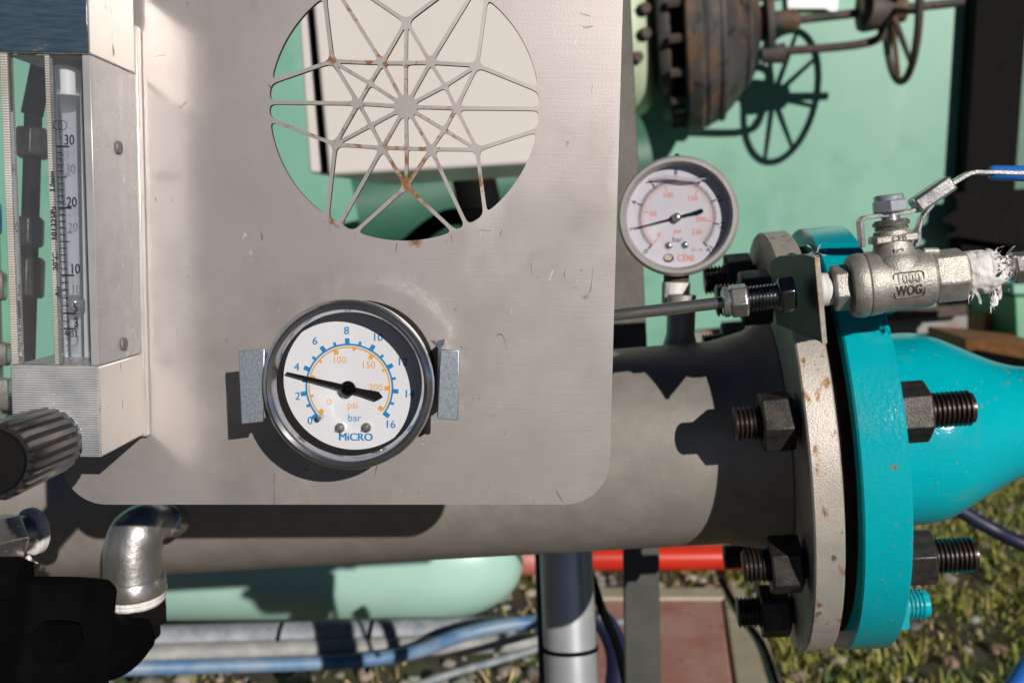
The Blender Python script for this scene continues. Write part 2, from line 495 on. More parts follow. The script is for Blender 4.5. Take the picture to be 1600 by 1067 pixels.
def soften(poly, sig):
    pts = np.array(poly, float); q = np.vstack([pts, pts[:1]])
    d = np.r_[0, np.cumsum(np.hypot(*np.diff(q, axis=0).T))]
    n = int(min(110, max(28, d[-1] / 7)))
    m = n * 4
    t = np.linspace(0, d[-1], m, endpoint=False)
    x = np.interp(t, d, q[:, 0]); y = np.interp(t, d, q[:, 1])
    step = d[-1] / m
    k = np.arange(-40, 41); w = np.exp(-.5 * (k * step / sig) ** 2); w /= w.sum()
    x = sum(wi * np.roll(x, ki) for wi, ki in zip(w, k)); y = sum(wi * np.roll(y, ki) for wi, ki in zip(w, k))
    return list(zip(x[::4], y[::4]))
holes = []
circle = [(CC[0] + CR * math.cos(2 * math.pi * i / 220), CC[1] + CR * math.sin(2 * math.pi * i / 220)) for i in range(220)]
HW = 8.0
for i in range(18):
    e0, n0 = ends[i]; e1, n1 = ends[(i + 1) % 18]
    c = [(n0[0] + n1[0] + e0[0] + e1[0]) / 4, (n0[1] + n1[1] + e0[1] + e1[1]) / 4]
    p = clip(circle, n0, e0, HW, c)
    p = clip(p, n1, e1, HW, c)
    if n0 != n1:
        p = clip(p, n0, n1, HW, c)
    holes.append(soften(p, 18))
ringn = ['NW', 'N', 'NE', 'EN', 'E', 'ES', 'SE', 'S', 'SW', 'WS', 'W', 'WN']
nodes = {**inn, **mid}
for i, k in enumerate(ringn):
    a = nodes[k]; b = nodes[ringn[(i + 1) % 12]]
    c = ((a[0] + b[0] + hub[0]) / 3, (a[1] + b[1] + hub[1]) / 3)
    p = [hub, a, b]
    for u, v in ((hub, a), (a, b), (b, hub)):
        p = clip(p, u, v, 7.5, c)
    mx = ((a[0] + b[0]) / 2 - hub[0], (a[1] + b[1]) / 2 - hub[1]); ln = math.hypot(*mx); mx = (mx[0] / ln, mx[1] / ln)
    q0 = (hub[0] + mx[0] * 46, hub[1] + mx[1] * 46)
    p = clip(p, q0, (q0[0] - mx[1], q0[1] + mx[0]), 0, (hub[0] + mx[0] * 200, hub[1] + mx[1] * 200))
    holes.append(soften(p, 9))
tips = [('T', 'NW', 'N'), ('T', 'N', 'NE'), ('TR', 'NE', 'EN'), ('TR', 'EN', 'E'), ('BR', 'E', 'ES'), ('BR', 'ES', 'SE'),
        ('B', 'SE', 'S'), ('B', 'S', 'SW'), ('BL', 'SW', 'WS'), ('BL', 'WS', 'W'), ('TL', 'W', 'WN'), ('TL', 'WN', 'NW')]
for t_, a, b in tips:
    a = nodes[a]; b = nodes[b]; t3 = tip[t_]
    c = ((a[0] + b[0] + t3[0]) / 3, (a[1] + b[1] + t3[1]) / 3)
    p = [t3, a, b]
    for u, v in ((t3, a), (a, b), (b, t3)):
        p = clip(p, u, v, 7.5, c)
    holes.append(soften(p, 7.5))
TH = 0.002
me = cut_sheet(plate_outline(), [[crop(*q) for q in h] for h in holes], TH)
me.transform(Matrix.Rotation(R(90), 4, 'X'))
me.transform(Matrix.Translation(PO + Vector((0, TH / 2, 0))))
def rl(x, y):
    a = crop(x, y); return (a[0], 0, a[1])
RUSTS = [(rl(640, 760), .012, .42, .55), (rl(715, 650), .011, .50, .60), (rl(590, 700), .011, .48, .58), (rl(640, 300), .009, .52, .60),
         (rl(320, 265), .006, .50, .6), (rl(215, 580), .009, .50, .58), (rl(690, 855), .006, .40, .5), (rl(350, 935), .006, .5, .6), (rl(680, 1032), .003, .35, .5),
         (rl(520, 300), .012, .52, .6), (rl(800, 540), .010, .5, .58), (rl(440, 560), .012, .52, .6), (rl(960, 780), .004, .4, .5), (rl(430, 60), .006, .5, .58)]
M_plate = brushed_plate()
bmp = bmesh.new(); bmp.from_mesh(me); bmesh.ops.remove_doubles(bmp, verts=bmp.verts, dist=1e-6)
for f in bmp.faces:
    f.normal_update()
    if f.normal.y > .5: f.material_index = 2  # unseen rear, darkened to cut bounce light onto the pipe
    elif abs(f.normal.y) < .5 and (f.calc_center_median() - Vector((crop(634, 452)[0], 0, crop(634, 452)[1])) - PO).length < .06: f.material_index = 1
panel = obj('instrument_board', bmp, [M_plate, mat('laser cut edge', (.06, .045, .038), (.13, .075, .04), 200, rough=.6), mat('dull sheet back', (.05, .048, .045), (.09, .085, .08), 30, rough=.7)], origin=PO, smooth=30)
tag(panel, 'large scratched brushed stainless sheet with a round star lattice cut through it', 'panel')

# ------------------------------------------------------------------ panel gauge
GD = 0.031
gc = out(543, 603, GD)                                  # centre of the bezel front
g1 = thing('pressure_gauge', 'chrome rimmed gauge clamped to the steel panel, blue and orange scale reading about 4 bar', 'gauge', Vector((gc.x, PP.y, gc.z)))
# local dial frame: x right, y up, z towards the viewer
def dialM(c, tilt=0, yaw=0):
    return Matrix.Translation(c) @ RT(90, 'X') @ RT(tilt, 'Z')
GM = dialM(gc)
LX = GM @ RT(-90, 'Y')                                  # lathe axis x -> towards viewer (+z)
def zl(bm, prof, M, n=72):
    lathe(bm, prof, M @ RT(-90, 'Y'), n)
gr = 136 * (PD - GD) / F_PX
bm = bmesh.new()
zl(bm, [(-.0135, gr * .93), (-.0055, gr * .955), (-.0045, gr * .99), (-.002, gr * 1.0), (-.0006, gr * .985), (.0006, gr * .955), (.0010, gr * .925),
        (.0004, gr * .885), (-.0012, gr * .862), (-.003, gr * .845)], GM, 96)
obj('bezel', bm, M_bezel, g1)
bm = bmesh.new()
zl(bm, [(-.0024, gr * .850), (-.0120, gr * .842), (-.0120, gr * .80)], GM, 96)
obj('inner_ring', bm, M_blackm, g1)
bm = bmesh.new()
zl(bm, [(-.0135, 0), (-.0135, gr * .93), (-GD + .0002, gr * .92), (-GD + .0002, 0)], GM, 72)
obj('case', bm, M_blackm, g1, bevel=.0006)
DZ = -.0118
bm = bmesh.new()
zl(bm, [(DZ - .001, 0), (DZ - .001, gr * .842), (DZ, gr * .842), (DZ, 0)], GM, 96)
dial = obj('dial', bm, M_dialw, g1)
du = (PD - GD - DZ) / F_PX / 3.4425                      # metres per crop pixel on the dial
def dp(M, ang, r, z):
    return M @ Vector((r * math.cos(R(ang)), r * math.sin(R(ang)), z))
def arcband(bm, M, a0, a1, r0, r1, z, n=80):
    prev = None
    for i in range(n + 1):
        a = a0 + (a1 - a0) * i / n
        v = (bm.verts.new(dp(M, a, r0, z)), bm.verts.new(dp(M, a, r1, z)))
        if prev: bm.faces.new((prev[0], prev[1], v[1], v[0]))
        prev = v
def tick(bm, M, a, r0, r1, w, z):
    d = Vector((math.cos(R(a)), math.sin(R(a)), 0)); t = Vector((-d.y, d.x, 0)) * w / 2
    vs = [bm.verts.new(M @ (Vector((0, 0, z)) + p)) for p in (d * r0 - t, d * r1 - t, d * r1 + t, d * r0 + t)]
    bm.faces.new(vs)
dc = out(546, 605, GD + DZ)
DM = Matrix.Translation(dc - (GM.to_3x3() @ Vector((0, 0, DZ)))) @ RT(90, 'X')
zi = DZ + .00008
va = lambda v: 221.0 - v / 16 * 257.0
bm = bmesh.new()
arcband(bm, DM, va(-.1), va(16.1), 228 * du, 238 * du, zi)
for v in range(17):
    if v % 2 == 0: tick(bm, DM, va(v), 229 * du, 266 * du, 24 * du, zi + .00003)
    else: tick(bm, DM, va(v), 229 * du, 256 * du, 15 * du, zi + .00003)
obj('bar_scale', bm, M_blue_ink, dial, smooth=0)
bm = bmesh.new()
pa = lambda v: 221.5 - v / 230.0 * 255.0
arcband(bm, DM, pa(-1), pa(231), 214 * du, 222 * du, zi)
for v in (0, 50, 100, 150, 200, 230): tick(bm, DM, pa(v), 190 * du, 216 * du, 24 * du, zi + .00003)
for v in (25, 75, 125, 175): tick(bm, DM, pa(v), 200 * du, 216 * du, 14 * du, zi + .00003)
obj('psi_scale', bm, M_orange_ink, dial, smooth=0)
def put_text(bm, M, s, x, y, size, z, rot=0, strike=0, **k):
    for q in range(strike):
        add_mesh(bm, text_mesh(s, size, **k), M @ T(x, y, z + .00002 * (q + 1)) @ RT(rot, 'Z') @ T(size * .035 * (q + 1), size * .012, 0))
    add_mesh(bm, text_mesh(s, size, **k), M @ T(x, y, z) @ RT(rot, 'Z'))
bm = bmesh.new()
for s, x, y in (('0', -215, -188), ('2', -281, -55), ('4', -285, 104), ('6', -186, 247), ('8', -16, 305), ('10', 150, 272), ('12', 284, 142), ('14', 322, -33), ('16', 220, -201)):
    put_text(bm, DM, s, x * du, y * du, 60 * du, zi, strike=1)
put_text(bm, DM, 'bar', 27 * du, -168 * du, 56 * du, zi)
put_text(bm, DM, 'MiCRO', 32 * du, -274 * du, 60 * du, zi, strike=2)
obj('blue_lettering', bm, M_blue_ink, dial, smooth=0)
bm = bmesh.new()
for s, x, y in (('0', -110, -83), ('100', -55, 147), ('150', 102, 122), ('200', 142, 0)):
    put_text(bm, DM, s, x * du, y * du, 52 * du, zi)
put_text(bm, DM, 'psi', 17 * du, -98 * du, 54 * du, zi)
obj('orange_lettering', bm, M_orange_ink, dial, smooth=0)
def needle(bm, M, ang, tipr, tailr, w0, w1, wt, z, th, round_tail=False):
    d = Vector((math.cos(R(ang)), math.sin(R(ang)), 0)); t = Vector((-d.y, d.x, 0))
    if round_tail:
        pts = [d * tipr + t * w0, t * w1, -d * tailr * .55 + t * w1 * 1.2] + [-d * (tailr - wt) + t * wt * math.cos(R(a)) - d * wt * math.sin(R(a)) for a in range(0, 181, 20)] + [-d * tailr * .55 - t * w1 * 1.2, -t * w1, d * tipr - t * w0]
    else:
        pts = [d * tipr + t * w0, t * w1, -d * tailr * .35 + t * w1, -d * tailr * .85 + t * wt, -d * tailr, -d * tailr * .85 - t * wt, -d * tailr * .35 - t * w1, -t * w1, d * tipr - t * w0]
    prism(bm, [M @ (p + Vector((0, 0, z))) for p in pts], M.to_3x3() @ Vector((0, 0, th)))
bm = bmesh.new()
needle(bm, DM, 166.5, 340 * du, 192 * du, 5 * du, 16 * du, 24 * du, DZ + .0022, .0006)
obj('needle', bm, M_blackm, g1, bevel=.0001)
bm = bmesh.new()
zl(bm, [(DZ + .0002, 0), (DZ + .0002, 30 * du), (DZ + .002, 42 * du), (DZ + .0034, 42 * du), (DZ + .004, 34 * du), (DZ + .004, 22 * du), (DZ + .0036, 20 * du), (DZ + .0042, 12 * du), (DZ + .0044, 0)], DM, 40)
obj('needle_hub', bm, M_chrome_dark, g1)
for x, y in ((-51, -222), (92, -218)):
    bm = bmesh.new()
    zl(bm, [(DZ, 28 * du), (DZ + .0007, 26 * du), (DZ + .0013, 16 * du), (DZ + .0015, 0)], DM @ T(x * du, y * du, 0), 28)
    box(bm, -24 * du, 24 * du, -3 * du, 3 * du, DZ + .0008, DZ + .0016, DM @ T(x * du, y * du, 0) @ RT(35, 'Z'))
    obj('dial_screw', bm, M_chrome, g1)
bm = bmesh.new()
zl(bm, [(DZ, 14 * du), (DZ + .004, 14 * du), (DZ + .0046, 9 * du), (DZ + .0047, 0)], DM @ T(-148 * du, -157 * du, 0), 24)
obj('stop_pin', bm, M_chrome, g1)
bm = bmesh.new()
zl(bm, [(-.0030, 0), (-.0030, gr * .850), (-.0040, gr * .850), (-.0040, 0)], GM, 72)
obj('window', bm, M_glass, g1)
# clamp ears
def quad_prism(name, pxs, d, th, m, parent, bev=.0003, **k):
    bm = bmesh.new()
    prism(bm, [out(x, y, d) for x, y in pxs], Vector((0, th, 0)))
    return obj(name, bm, m, parent, bevel=bev, **k)
for side in (0, 1):
    bm = bmesh.new()
    if side == 0:
        a = [out(x, y, .0285) for x, y in ((372, 549), (414, 545), (411, 659), (377, 663))]
        prism(bm, a, Vector((0, .0016, 0)))
        # leg running back to the panel
        b0 = out(412, 552, .0285); b1 = out(410, 655, .0285)
        box(bm, b0.x - .0016, b0.x, b0.y + .0016, PP.y - .0003, b1.z, b0.z)
    else:
        a = [out(x, y, .0255) for x, y in ((689, 546), (718, 547), (716, 657), (683, 654))]
        prism(bm, a, Vector((0, .0016, 0)))
        pts = [(689, .0255), (684, .024), (681, .020), (680, .010), (680, .0004)]
        prev = None
        hx0 = out(686, 546, .0255).z; hx1 = out(684, 655, .0255).z
        for i in range(len(pts) - 1):
            x0 = out(pts[i][0], 600, .0255).x; x1 = out(pts[i + 1][0], 600, .0255).x
            y0 = PP.y - pts[i][1]; y1 = PP.y - pts[i + 1][1]
            prism(bm, [Vector((x0, y0, hx1)), Vector((x1, y1, hx1)), Vector((x1 + .0014, y1, hx1)), Vector((x0 + .0014, y0 + .0012, hx1))], Vector((0, 0, hx0 - hx1)))
    obj('clamp', bm, M_zinc, g1, bevel=.0003)
bm = bmesh.new()
hp = [out(672, 531, .017), out(683, 534, .019), out(690, 531, .021), out(698, 531, .021), out(692, 540, .021), out(687, 546, .0215), out(680, 540, .0195)]
prism(bm, hp, Vector((0, .0015, 0)))
obj('clamp_hook', bm, M_zinc, g1, bevel=.0002)
bm = bmesh.new()
lp = [out(650, 668, .010), out(664, 664, .010), out(664, 678, .010), out(654, 684, .010)]
prism(bm, lp, Vector((0, .003, 0)))
obj('clamp_nut', bm, M_blackm, g1, bevel=.0003)

# ------------------------------------------------------------------ flowmeter on the panel's left edge
FD = 0.0383
fr_br = out(158, 715, FD)                               # front bottom right corner
FX1 = fr_br.x; FZ0 = fr_br.z
FX0 = out(16, 600, FD).x
FYf = PP.y - FD; FYb = PP.y - .0040
fm = thing('flowmeter', 'clear acrylic flowmeter block, tube scale 3 to 30, steel ball, at the panel edge', 'flowmeter', Vector((FX0, PP.y, FZ0)))
zt = lambda py: hit(100, py, Vector((0, FYf, 0)), PN).z
ZB = zt(572); ZT = zt(84); ZTT = zt(-70)
def two_tone(name, z0, z1, mf, ms, label=None):
    bm = bmesh.new()
    box(bm, FX0, FX1, FYf, FYb, z0, z1)
    bmesh.ops.recalc_face_normals(bm, faces=bm.faces)
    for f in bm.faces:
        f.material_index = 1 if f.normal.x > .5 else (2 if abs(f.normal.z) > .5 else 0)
    return obj(name, bm, [mf, ms, M_edge], fm, bevel=.0006)
M_edge = mat('sawn acrylic edge', (.62, .60, .58), (.42, .42, .42), 300, rough=.4, bump=.5, stretch=(1, 1, 5))
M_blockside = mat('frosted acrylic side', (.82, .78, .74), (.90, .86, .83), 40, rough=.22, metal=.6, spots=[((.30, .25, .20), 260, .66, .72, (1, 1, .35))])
M_topf = mat('mirror dark acrylic', (.030, .055, .085), (.06, .09, .12), 120, rough=.14, metal=.0, spec=1.0, stretch=(1, 1, 12), bump=.15, spots=[((.22, .19, .15), 90, .64, .72, (1, 1, 3))])  # dark blue base paints in the sky reflected by the front
def ribbed(name, c1, c2, sc):
    m = mat(name, c1, c2, 30, rough=.3, spec=.7)
    n = m.node_tree.nodes; l = m.node_tree.links; b = n['Principled BSDF']
    tc = n.new('ShaderNodeTexCoord'); w = n.new('ShaderNodeTexWave'); w.bands_direction = 'Z'; w.inputs['Scale'].default_value = sc
    w.inputs['Distortion'].default_value = .6; w.inputs['Detail'].default_value = 2
    l.new(tc.outputs['Object'], w.inputs['Vector'])
    bp = n.new('ShaderNodeBump'); bp.inputs['Strength'].default_value = .8; bp.inputs['Distance'].default_value = .0003
    l.new(w.outputs[0], bp.inputs['Height']); l.new(bp.outputs[0], b.inputs['Normal'])
    mx = n.new('ShaderNodeMix'); mx.data_type = 'RGBA'; mx.blend_type = 'MULTIPLY'; mx.inputs[0].default_value = .40
    src = b.inputs['Base Color'].links[0].from_socket
    l.new(src, mx.inputs[6]); l.new(w.outputs[0], mx.inputs[7]); l.new(mx.outputs[2], b.inputs['Base Color'])
    return m
M_botf = ribbed('turned acrylic front', (.13, .17, .23), (.56, .56, .57), 430)  # blue-grey sheen of the front is mixed into its colour
M_rail = ribbed('milled rail edge', (.80, .76, .72), (.55, .51, .46), 420)
two_tone('top_block', ZT, ZTT, M_topf, M_blockside)
two_tone('bottom_block', FZ0, ZB, M_botf, M_blockside)
def fx(px, py=400): return hit(px, py, Vector((0, FYf, 0)), PN).x
bm = bmesh.new(); box(bm, fx(11), fx(22), FYf, FYf + .004, ZB + .0002, ZT - .0002)
obj('left_rail', bm, M_rail, fm, bevel=.0003)
bm = bmesh.new(); box(bm, fx(77), fx(84), FYf + .001, FYf + .0035, ZB + .0002, ZT - .0002)
obj('inner_rail', bm, M_rail, fm, bevel=.0002)
bm = bmesh.new(); box(bm, FX1 - .0026, FX1, FYf + .0006, FYb, ZB + .0002, ZT - .0002)
obj('side_panel', bm, M_acr_side, fm, bevel=.0003)
for dz_ in (230, 536):
    bm = bmesh.new()
    lathe(bm, [(0, 0), (0, .0022), (.0006, .0020), (.0006, 0)], Matrix.Translation((FX1 + .0001, FYf + .019, hit(100, dz_ * 1.0, Vector((0, FYf + .019, 0)), PN).z)), 24)
    obj('plug', bm, mat('grey plug', (.13, .13, .14), rough=.5), fm)
bm = bmesh.new(); box(bm, fx(22.5), FX1 - .0028, FYf + .0008, FYf + .0024, ZB + .0002, ZT - .0002)
obj('front_window', bm, M_acr_front, fm)
# back plate strip, lit
bx1 = out(235, 690, .0005).x
bm = bmesh.new(); box(bm, FX0 + .004, bx1, FYb + .0002, PP.y - .0004, FZ0 - .0006, out(200, 42, .002).z)
obj('back_plate', bm, M_blockside, fm, bevel=.0004)
# measuring tube
fxd = lambda px, d: hit(px, 400, Vector((0, FYf + d, 0)), PN).x
tx = (fxd(86, .0115) + fxd(143, .0115)) / 2
tr = (fxd(143, .0115) - fxd(86, .0115)) / 2 * .98
M_tubebody = mat('frosted measuring tube', (.80, .80, .83), (.86, .85, .88), 25, rough=.12, spec=.9, stretch=(1, 1, .1))
bm = bmesh.new()
box(bm, fxd(84, .019), FX1 - .0030, FYf + .0190, FYf + .0205, ZB + .0003, ZT - .0003)
obj('tube_backing', bm, M_tubebody, fm)
MT = Matrix.Translation((tx, FYf + .0115, ZB + .0003)) @ RT(-90, 'Y')
hT = ZT - ZB - .0006
bm = bmesh.new(); lathe(bm, [(0, tr), (hT, tr)], MT, 48)
obj('measuring_tube', bm, glass('tube glass', tint=(.98, .98, .99), refl=1.0, haze=.10, hcol=(.7, .7, .74)), fm)
bm = bmesh.new(); lathe(bm, [(0, tr * .42), (hT, tr * .62)], MT, 32)
obj('tube_bore', bm, glass('bore glass', tint=(.95, .95, .97), refl=1.2, haze=.05, hcol=(.8, .8, .85)), fm)
bm = bmesh.new(); box(bm, fxd(86, .0180), fxd(96, .0180), FYf + .0178, FYf + .0186, hit(80, 330, Vector((0, FYf, 0)), PN).z, ZT - .0005)
obj('blue_stripe', bm, mat('blue stripe', (.10, .20, .42), (.16, .28, .50), 30, rough=.4), fm)
bm = bmesh.new(); lathe(bm, [(0, 0), (0, tr * .6), (.0075, tr * .6), (.0075, 0)], Matrix.Translation((tx, FYf + .0115, ZT - .0105)) @ RT(-90, 'Y'), 28)
obj('end_stop', bm, M_white, fm)
bc = hit(118, 474, Vector((0, FYf + .0118, 0)), PN)
bm = bmesh.new(); bmesh.ops.create_uvsphere(bm, u_segments=32, v_segments=20, radius=.00285, matrix=Matrix.Translation(bc))
obj('float_ball', bm, M_chrome, fm, smooth=180)
# scale print on the front window (plane y = FYf + .0006)
SM = Matrix.Translation((0, FYf + .0006, 0)) @ RT(90, 'X')
def sp(px, py):
    q = hit(px, py, Vector((0, FYf + .0006, 0)), PN); return q.x, q.z
ppx = (PD - FD) / F_PX
bm = bmesh.new()
def bar(px0, px1, py, w):
    x0, z = sp(px0, py); x1, _ = sp(px1, py)
    box(bm, x0, x1, z - w / 2, z + w / 2, 0, .00006, SM)
def scale_x(py): return 88 + (py - 229) * .0405
tk = [(229, 20)]
n20 = 325; n10 = 430; n5 = 489.5; n3 = 513.5
for i in range(1, 10): tk.append((229 + (n20 - 229) * i / 10, 15 if i == 5 else 9))
tk.append((n20, 20))
for i in range(1, 10): tk.append((n20 + (n10 - n20) * i / 10, 15 if i == 5 else 9))
tk.append((n10, 20))
for i in range(1, 5): tk.append((n10 + (n5 - n10) * i / 5, 9))
tk += [(n5, 20), (502, 9), (n3, 19)]
for y_, ln in tk: bar(scale_x(y_), scale_x(y_) + ln, y_, (2.8 if ln > 17 else 1.9) * ppx)
for s, x, y in (('30', 108, 220), ('20', 112, 317), ('10', 117, 421), ('5', 118, 481), ('3', 119, 505)):
    a = sp(x, y); put_text(bm, SM, s, a[0], a[1], 22 * ppx, 0.0001, sx=.74, strike=1)
a = sp(111, 522); put_text(bm, SM, '4453', a[0], a[1], 15 * ppx, 0.0001, sx=.68, strike=1)
for s, y in (('L/min', 283), ('101325Pa', 349), ('20°C', 409), ('Air', 455)):
    a = sp(scale_x(y) - 8 + (2 if y > 440 else 0), y); put_text(bm, SM, s, a[0], a[1], 12.5 * ppx, 0.0001, rot=90, strike=1, spacing=1.08)
for cx in (90, 98):
    a = sp(cx, 196)
    arcband(bm, SM @ T(a[0], a[1], .0001), 0, 360, 6.2 * ppx, 7.2 * ppx, 0, 40)
obj('printed_scale', bm, M_black_ink, fm, smooth=0)
# control knob
k0 = out(84, 686, FD); k1 = P(-14, 722, 0.240)
KA = Axis(k0, k1)
kn = 22
KM = KA.M
kl = (k1 - k0).length
bm = bmesh.new()
kr = .0103
rings = []
prof = [(kl * .06, .60), (kl * .07, .86), (kl * .16, 1.0), (kl * .95, 1.0), (kl, .93), (kl * 1.0, .80)]
NS = kn * 8
for s, f in prof:
    ring = []
    for k in range(NS):
        ph = 2 * math.pi * k / NS
        g = math.cos(ph * kn)
        d = kr * f * (1 - (.12 * max(0, g) ** 1.2 if f > .85 else 0))
        ring.append(bm.verts.new(KM @ Vector((s, d * math.cos(ph), d * math.sin(ph)))))
    rings.append(ring)
for a, b in zip(rings, rings[1:]):
    for k in range(NS):
        bm.faces.new((a[k], a[(k + 1) % NS], b[(k + 1) % NS], b[k]))
bm.faces.new(rings[0]); bm.faces.new(rings[-1][::-1])
kn_o = obj('control_knob', bm, mat('glossy black knob', (.012, .012, .013), (.02, .02, .022), 60, rough=.22, spec=.45, metal=.0), fm, smooth=50)
bm = bmesh.new(); lathe(bm, [(kl * 1.0, 0), (kl * 1.0, kr * .82), (kl * 1.01 + .0006, kr * .78), (kl * 1.01 + .0006, 0)], KM, 48)
obj('knob_cap', bm, M_blackm, kn_o)
bm = bmesh.new(); lathe(bm, [(-.001, .0085), (kl * .10, .0085), (kl * .12, .0070), (kl * .12, 0)], KM, 40)
obj('knob_collar', bm, M_chrome, kn_o)

# ------------------------------------------------------------------ big pipe axis and flanges
ax = (RX * .988 + UP * .0835 + FW * -.1293).normalized()
PC = CAM + RX * .1411 - UP * .0517 + FW * .518
PM = frame(PC, ax)                                       # local: x along the pipe, -y to the viewer, z up
FR = .110; PR = .0545
pipe = thing('steel_pipe', 'bare grit-blasted steel pipe with bolted grey flange, behind the steel panel', 'pipe', PM)
bm = bmesh.new()
lathe(bm, [(-1.2, PR - .004), (-1.2, PR), (-.030, PR), (-.012, PR + .004), (-.0005, PR + .010), (-.0005, PR - .01)], PM, 128)
obj('pipe_wall', bm, M_pipe, pipe)
bm = bmesh.new()
lathe(bm, disc_ends([(0, FR - .0008), (.0008, FR), (.0124, FR), (.0131, FR - .0008)]), PM, 160)
obj('flange', bm, M_flange, pipe, smooth=28)
bm = bmesh.new()
st = P(1060, 560, .541)
lathe(bm, [(-.03, .0105), (.006, .0095), (.012, .0078), (.034, .0078), (.034, .005)], frame(P(1062, 556, .535), Vector((0, 0, 1)), Vector((0, 1, 0))), 40)
obj('branch_stub', bm, M_pipe, pipe)
bm = bmesh.new()
lathe(bm, disc_ends([(.0134, FR - .009), (.0202, FR - .009)]), PM, 128)
g = obj('gasket', bm, M_gasket)
tag(g, 'black rubber gasket squeezed between the grey and teal flanges', 'gasket')
red = thing('pipe_reducer', 'glossy teal painted reducer with wide bolted flange, narrowing to the right', 'pipe fitting', PM)
bm = bmesh.new()
lathe(bm, disc_ends([(.0205, FR - .0009), (.0214, FR), (.0404, FR), (.0412, FR - .0009)]), PM, 160)
obj('flange', bm, M_teal, red, smooth=28)
bm = bmesh.new()
rp = [(.0410, .0500), (.060, .0505), (.074, .0502), (.084, .0478), (.094, .0430), (.104, .0375), (.114, .0325), (.124, .0290), (.134, .0275), (.150, .0270), (.30, .0270)]
import bisect
def smoothprof(p, k=6):
    q = catmull([Vector((a, b, 0)) for a, b in p], k); return [(v.x, v.y) for v in q]
lathe(bm, smoothprof(rp), PM, 128)
obj('cone', bm, M_teal, red)
bm = bmesh.new()
lathe(bm, [(.1365, .0272), (.1365, .0305), (.139, .031), (.152, .031), (.152, .0272)], PM, 96)
obj('collar', bm, M_teal, red, bevel=.0006)
def stud(label, painted=False, phase=10, nutrot=0, rlen=.0745, llen=.0285):
    t = thing('stud_bolt', label, 'bolt', Matrix.Identity(4), 'stud bolts around the pipe flanges')
    bm = bmesh.new()
    pr = [(-llen, 0), (-llen, .0066)]
    s = -llen + .0008
    while s < rlen - .0012:
        pr += [(s, .0079), (s + .0004, .0079), (s + .0009, .0067), (s + .0013, .0067)]
        s += .002
    pr += [(rlen, .0066), (rlen, 0)]
    lathe(bm, pr, Matrix.Identity(4), 32)
    for f in bm.faces:
        f.material_index = 1 if painted and f.calc_center_median().x > .03 else 0
    obj('thread', bm, [M_thread, M_teal], t, world=False, smooth=25)
    for x0, x1 in ((-.0168, -.0022), (.0414, .0556)):
        bm = bmesh.new()
        a = .01385
        lathe(bm, [(x0, .0082), (x0, a * .93), (x0 + .0010, a), (x1 - .0010, a), (x1, a * .93), (x1, .0082)], Matrix.Identity(4), 6, R(nutrot if x0 < 0 else nutrot + 17))
        obj('nut', bm, M_teal if (painted and x0 > 0) else M_blued, t, world=False, bevel=.0005, smooth=20)
    return t
labs = {0: ('black stud bolt through the flanges, upper one of the two facing the viewer, above the teal cone glare', 0),
        1: ('black stud bolt by the ball valve bracket, its dark thread under the round gauge', 1)}
angs = [16.5 + 45 * k for k in range(8)]
lab = ['black stud bolt through the flanges level with the upper part of the teal reducer',
       'shaded black stud bolt behind the tube fitting, just below the small round gauge',
       'stud bolt at the top rear of the flanges, hidden behind the valve bracket',
       'upper rear stud bolt of the flanges, on the side away from the viewer',
       'lower rear stud bolt of the flanges, on the side away from the viewer',
       'shaded stud bolt at the flange bottom rear, in front of the red pipe',
       'stud bolt near the flange bottom with its right end painted teal',
       'black stud bolt through the flanges against the grass, below the teal cone']
protos = {}
for k, a in enumerate(angs):
    painted = (k == 6)
    if painted: t = stud(lab[k], True, nutrot=8, rlen=.0675)
    elif 'n' not in protos: t = stud(lab[k], False, nutrot=4); protos['n'] = t
    else:
        src = protos['n']; t = src.copy(); COL.objects.link(t); t['label'] = lab[k]
        for ch in src.children:
            c = ch.copy(); COL.objects.link(c); c.parent = t
    # angle 0 = towards the viewer (-y), growing upwards
    loc = Vector((0, -.090 * math.cos(R(a)), .090 * math.sin(R(a))))
    t.matrix_world = PM @ Matrix.Translation(loc) @ RT({0: 0, 7: 22, 1: 10, 6: 14, 5: 5}.get(k, 7 * k), 'X')

# ------------------------------------------------------------------ ball valve line in front of the flange
VA = Axis(P(1300, 451, .385), P(1600, 417, .375))
VM = VA.M
bv = thing('ball_valve', 'small cast stainless ball valve with blue lever grip, marked 1000 WOG, before the teal flange', 'valve', Matrix.Translation(VA.pt(1390)))
def vl(name, lst, m, parent=bv, n=64, ph=0, bevel=0.0, sm=35, ends_=True):
    bm = bmesh.new(); p = VA.prof(lst)
    lathe(bm, disc_ends(p) if ends_ else p, VM, n, R(ph))
    return obj(name, bm, m, parent, bevel=bevel, smooth=sm)
vl('body', [(1352, 49), (1356, 49.5), (1372, 48), (1376, 46.5), (1381, 46.5), (1440, 46), (1452, 44), (1455, 40)], M_stain, bevel=.0004)
vl('end_cap', [(1325, 40), (1327, 45), (1334, 49.5), (1347, 50.5), (1351.5, 49)], M_stain, bevel=.0004)
vl('end_hex', [(1454, 40), (1455, 43.5), (1500, 43.5), (1507, 40)], M_stain, n=6, ph=13, bevel=.0008)
vl('inlet_hex', [(1299, 33), (1302, 37), (1322, 37), (1327, 33)], M_stain, n=6, ph=20, bevel=.0006)
nip = vl('thread_tape', [(1274, 22), (1276, 25.5), (1284, 26.5), (1292, 25.5), (1300, 24)], M_ptfe, bevel=.0003)
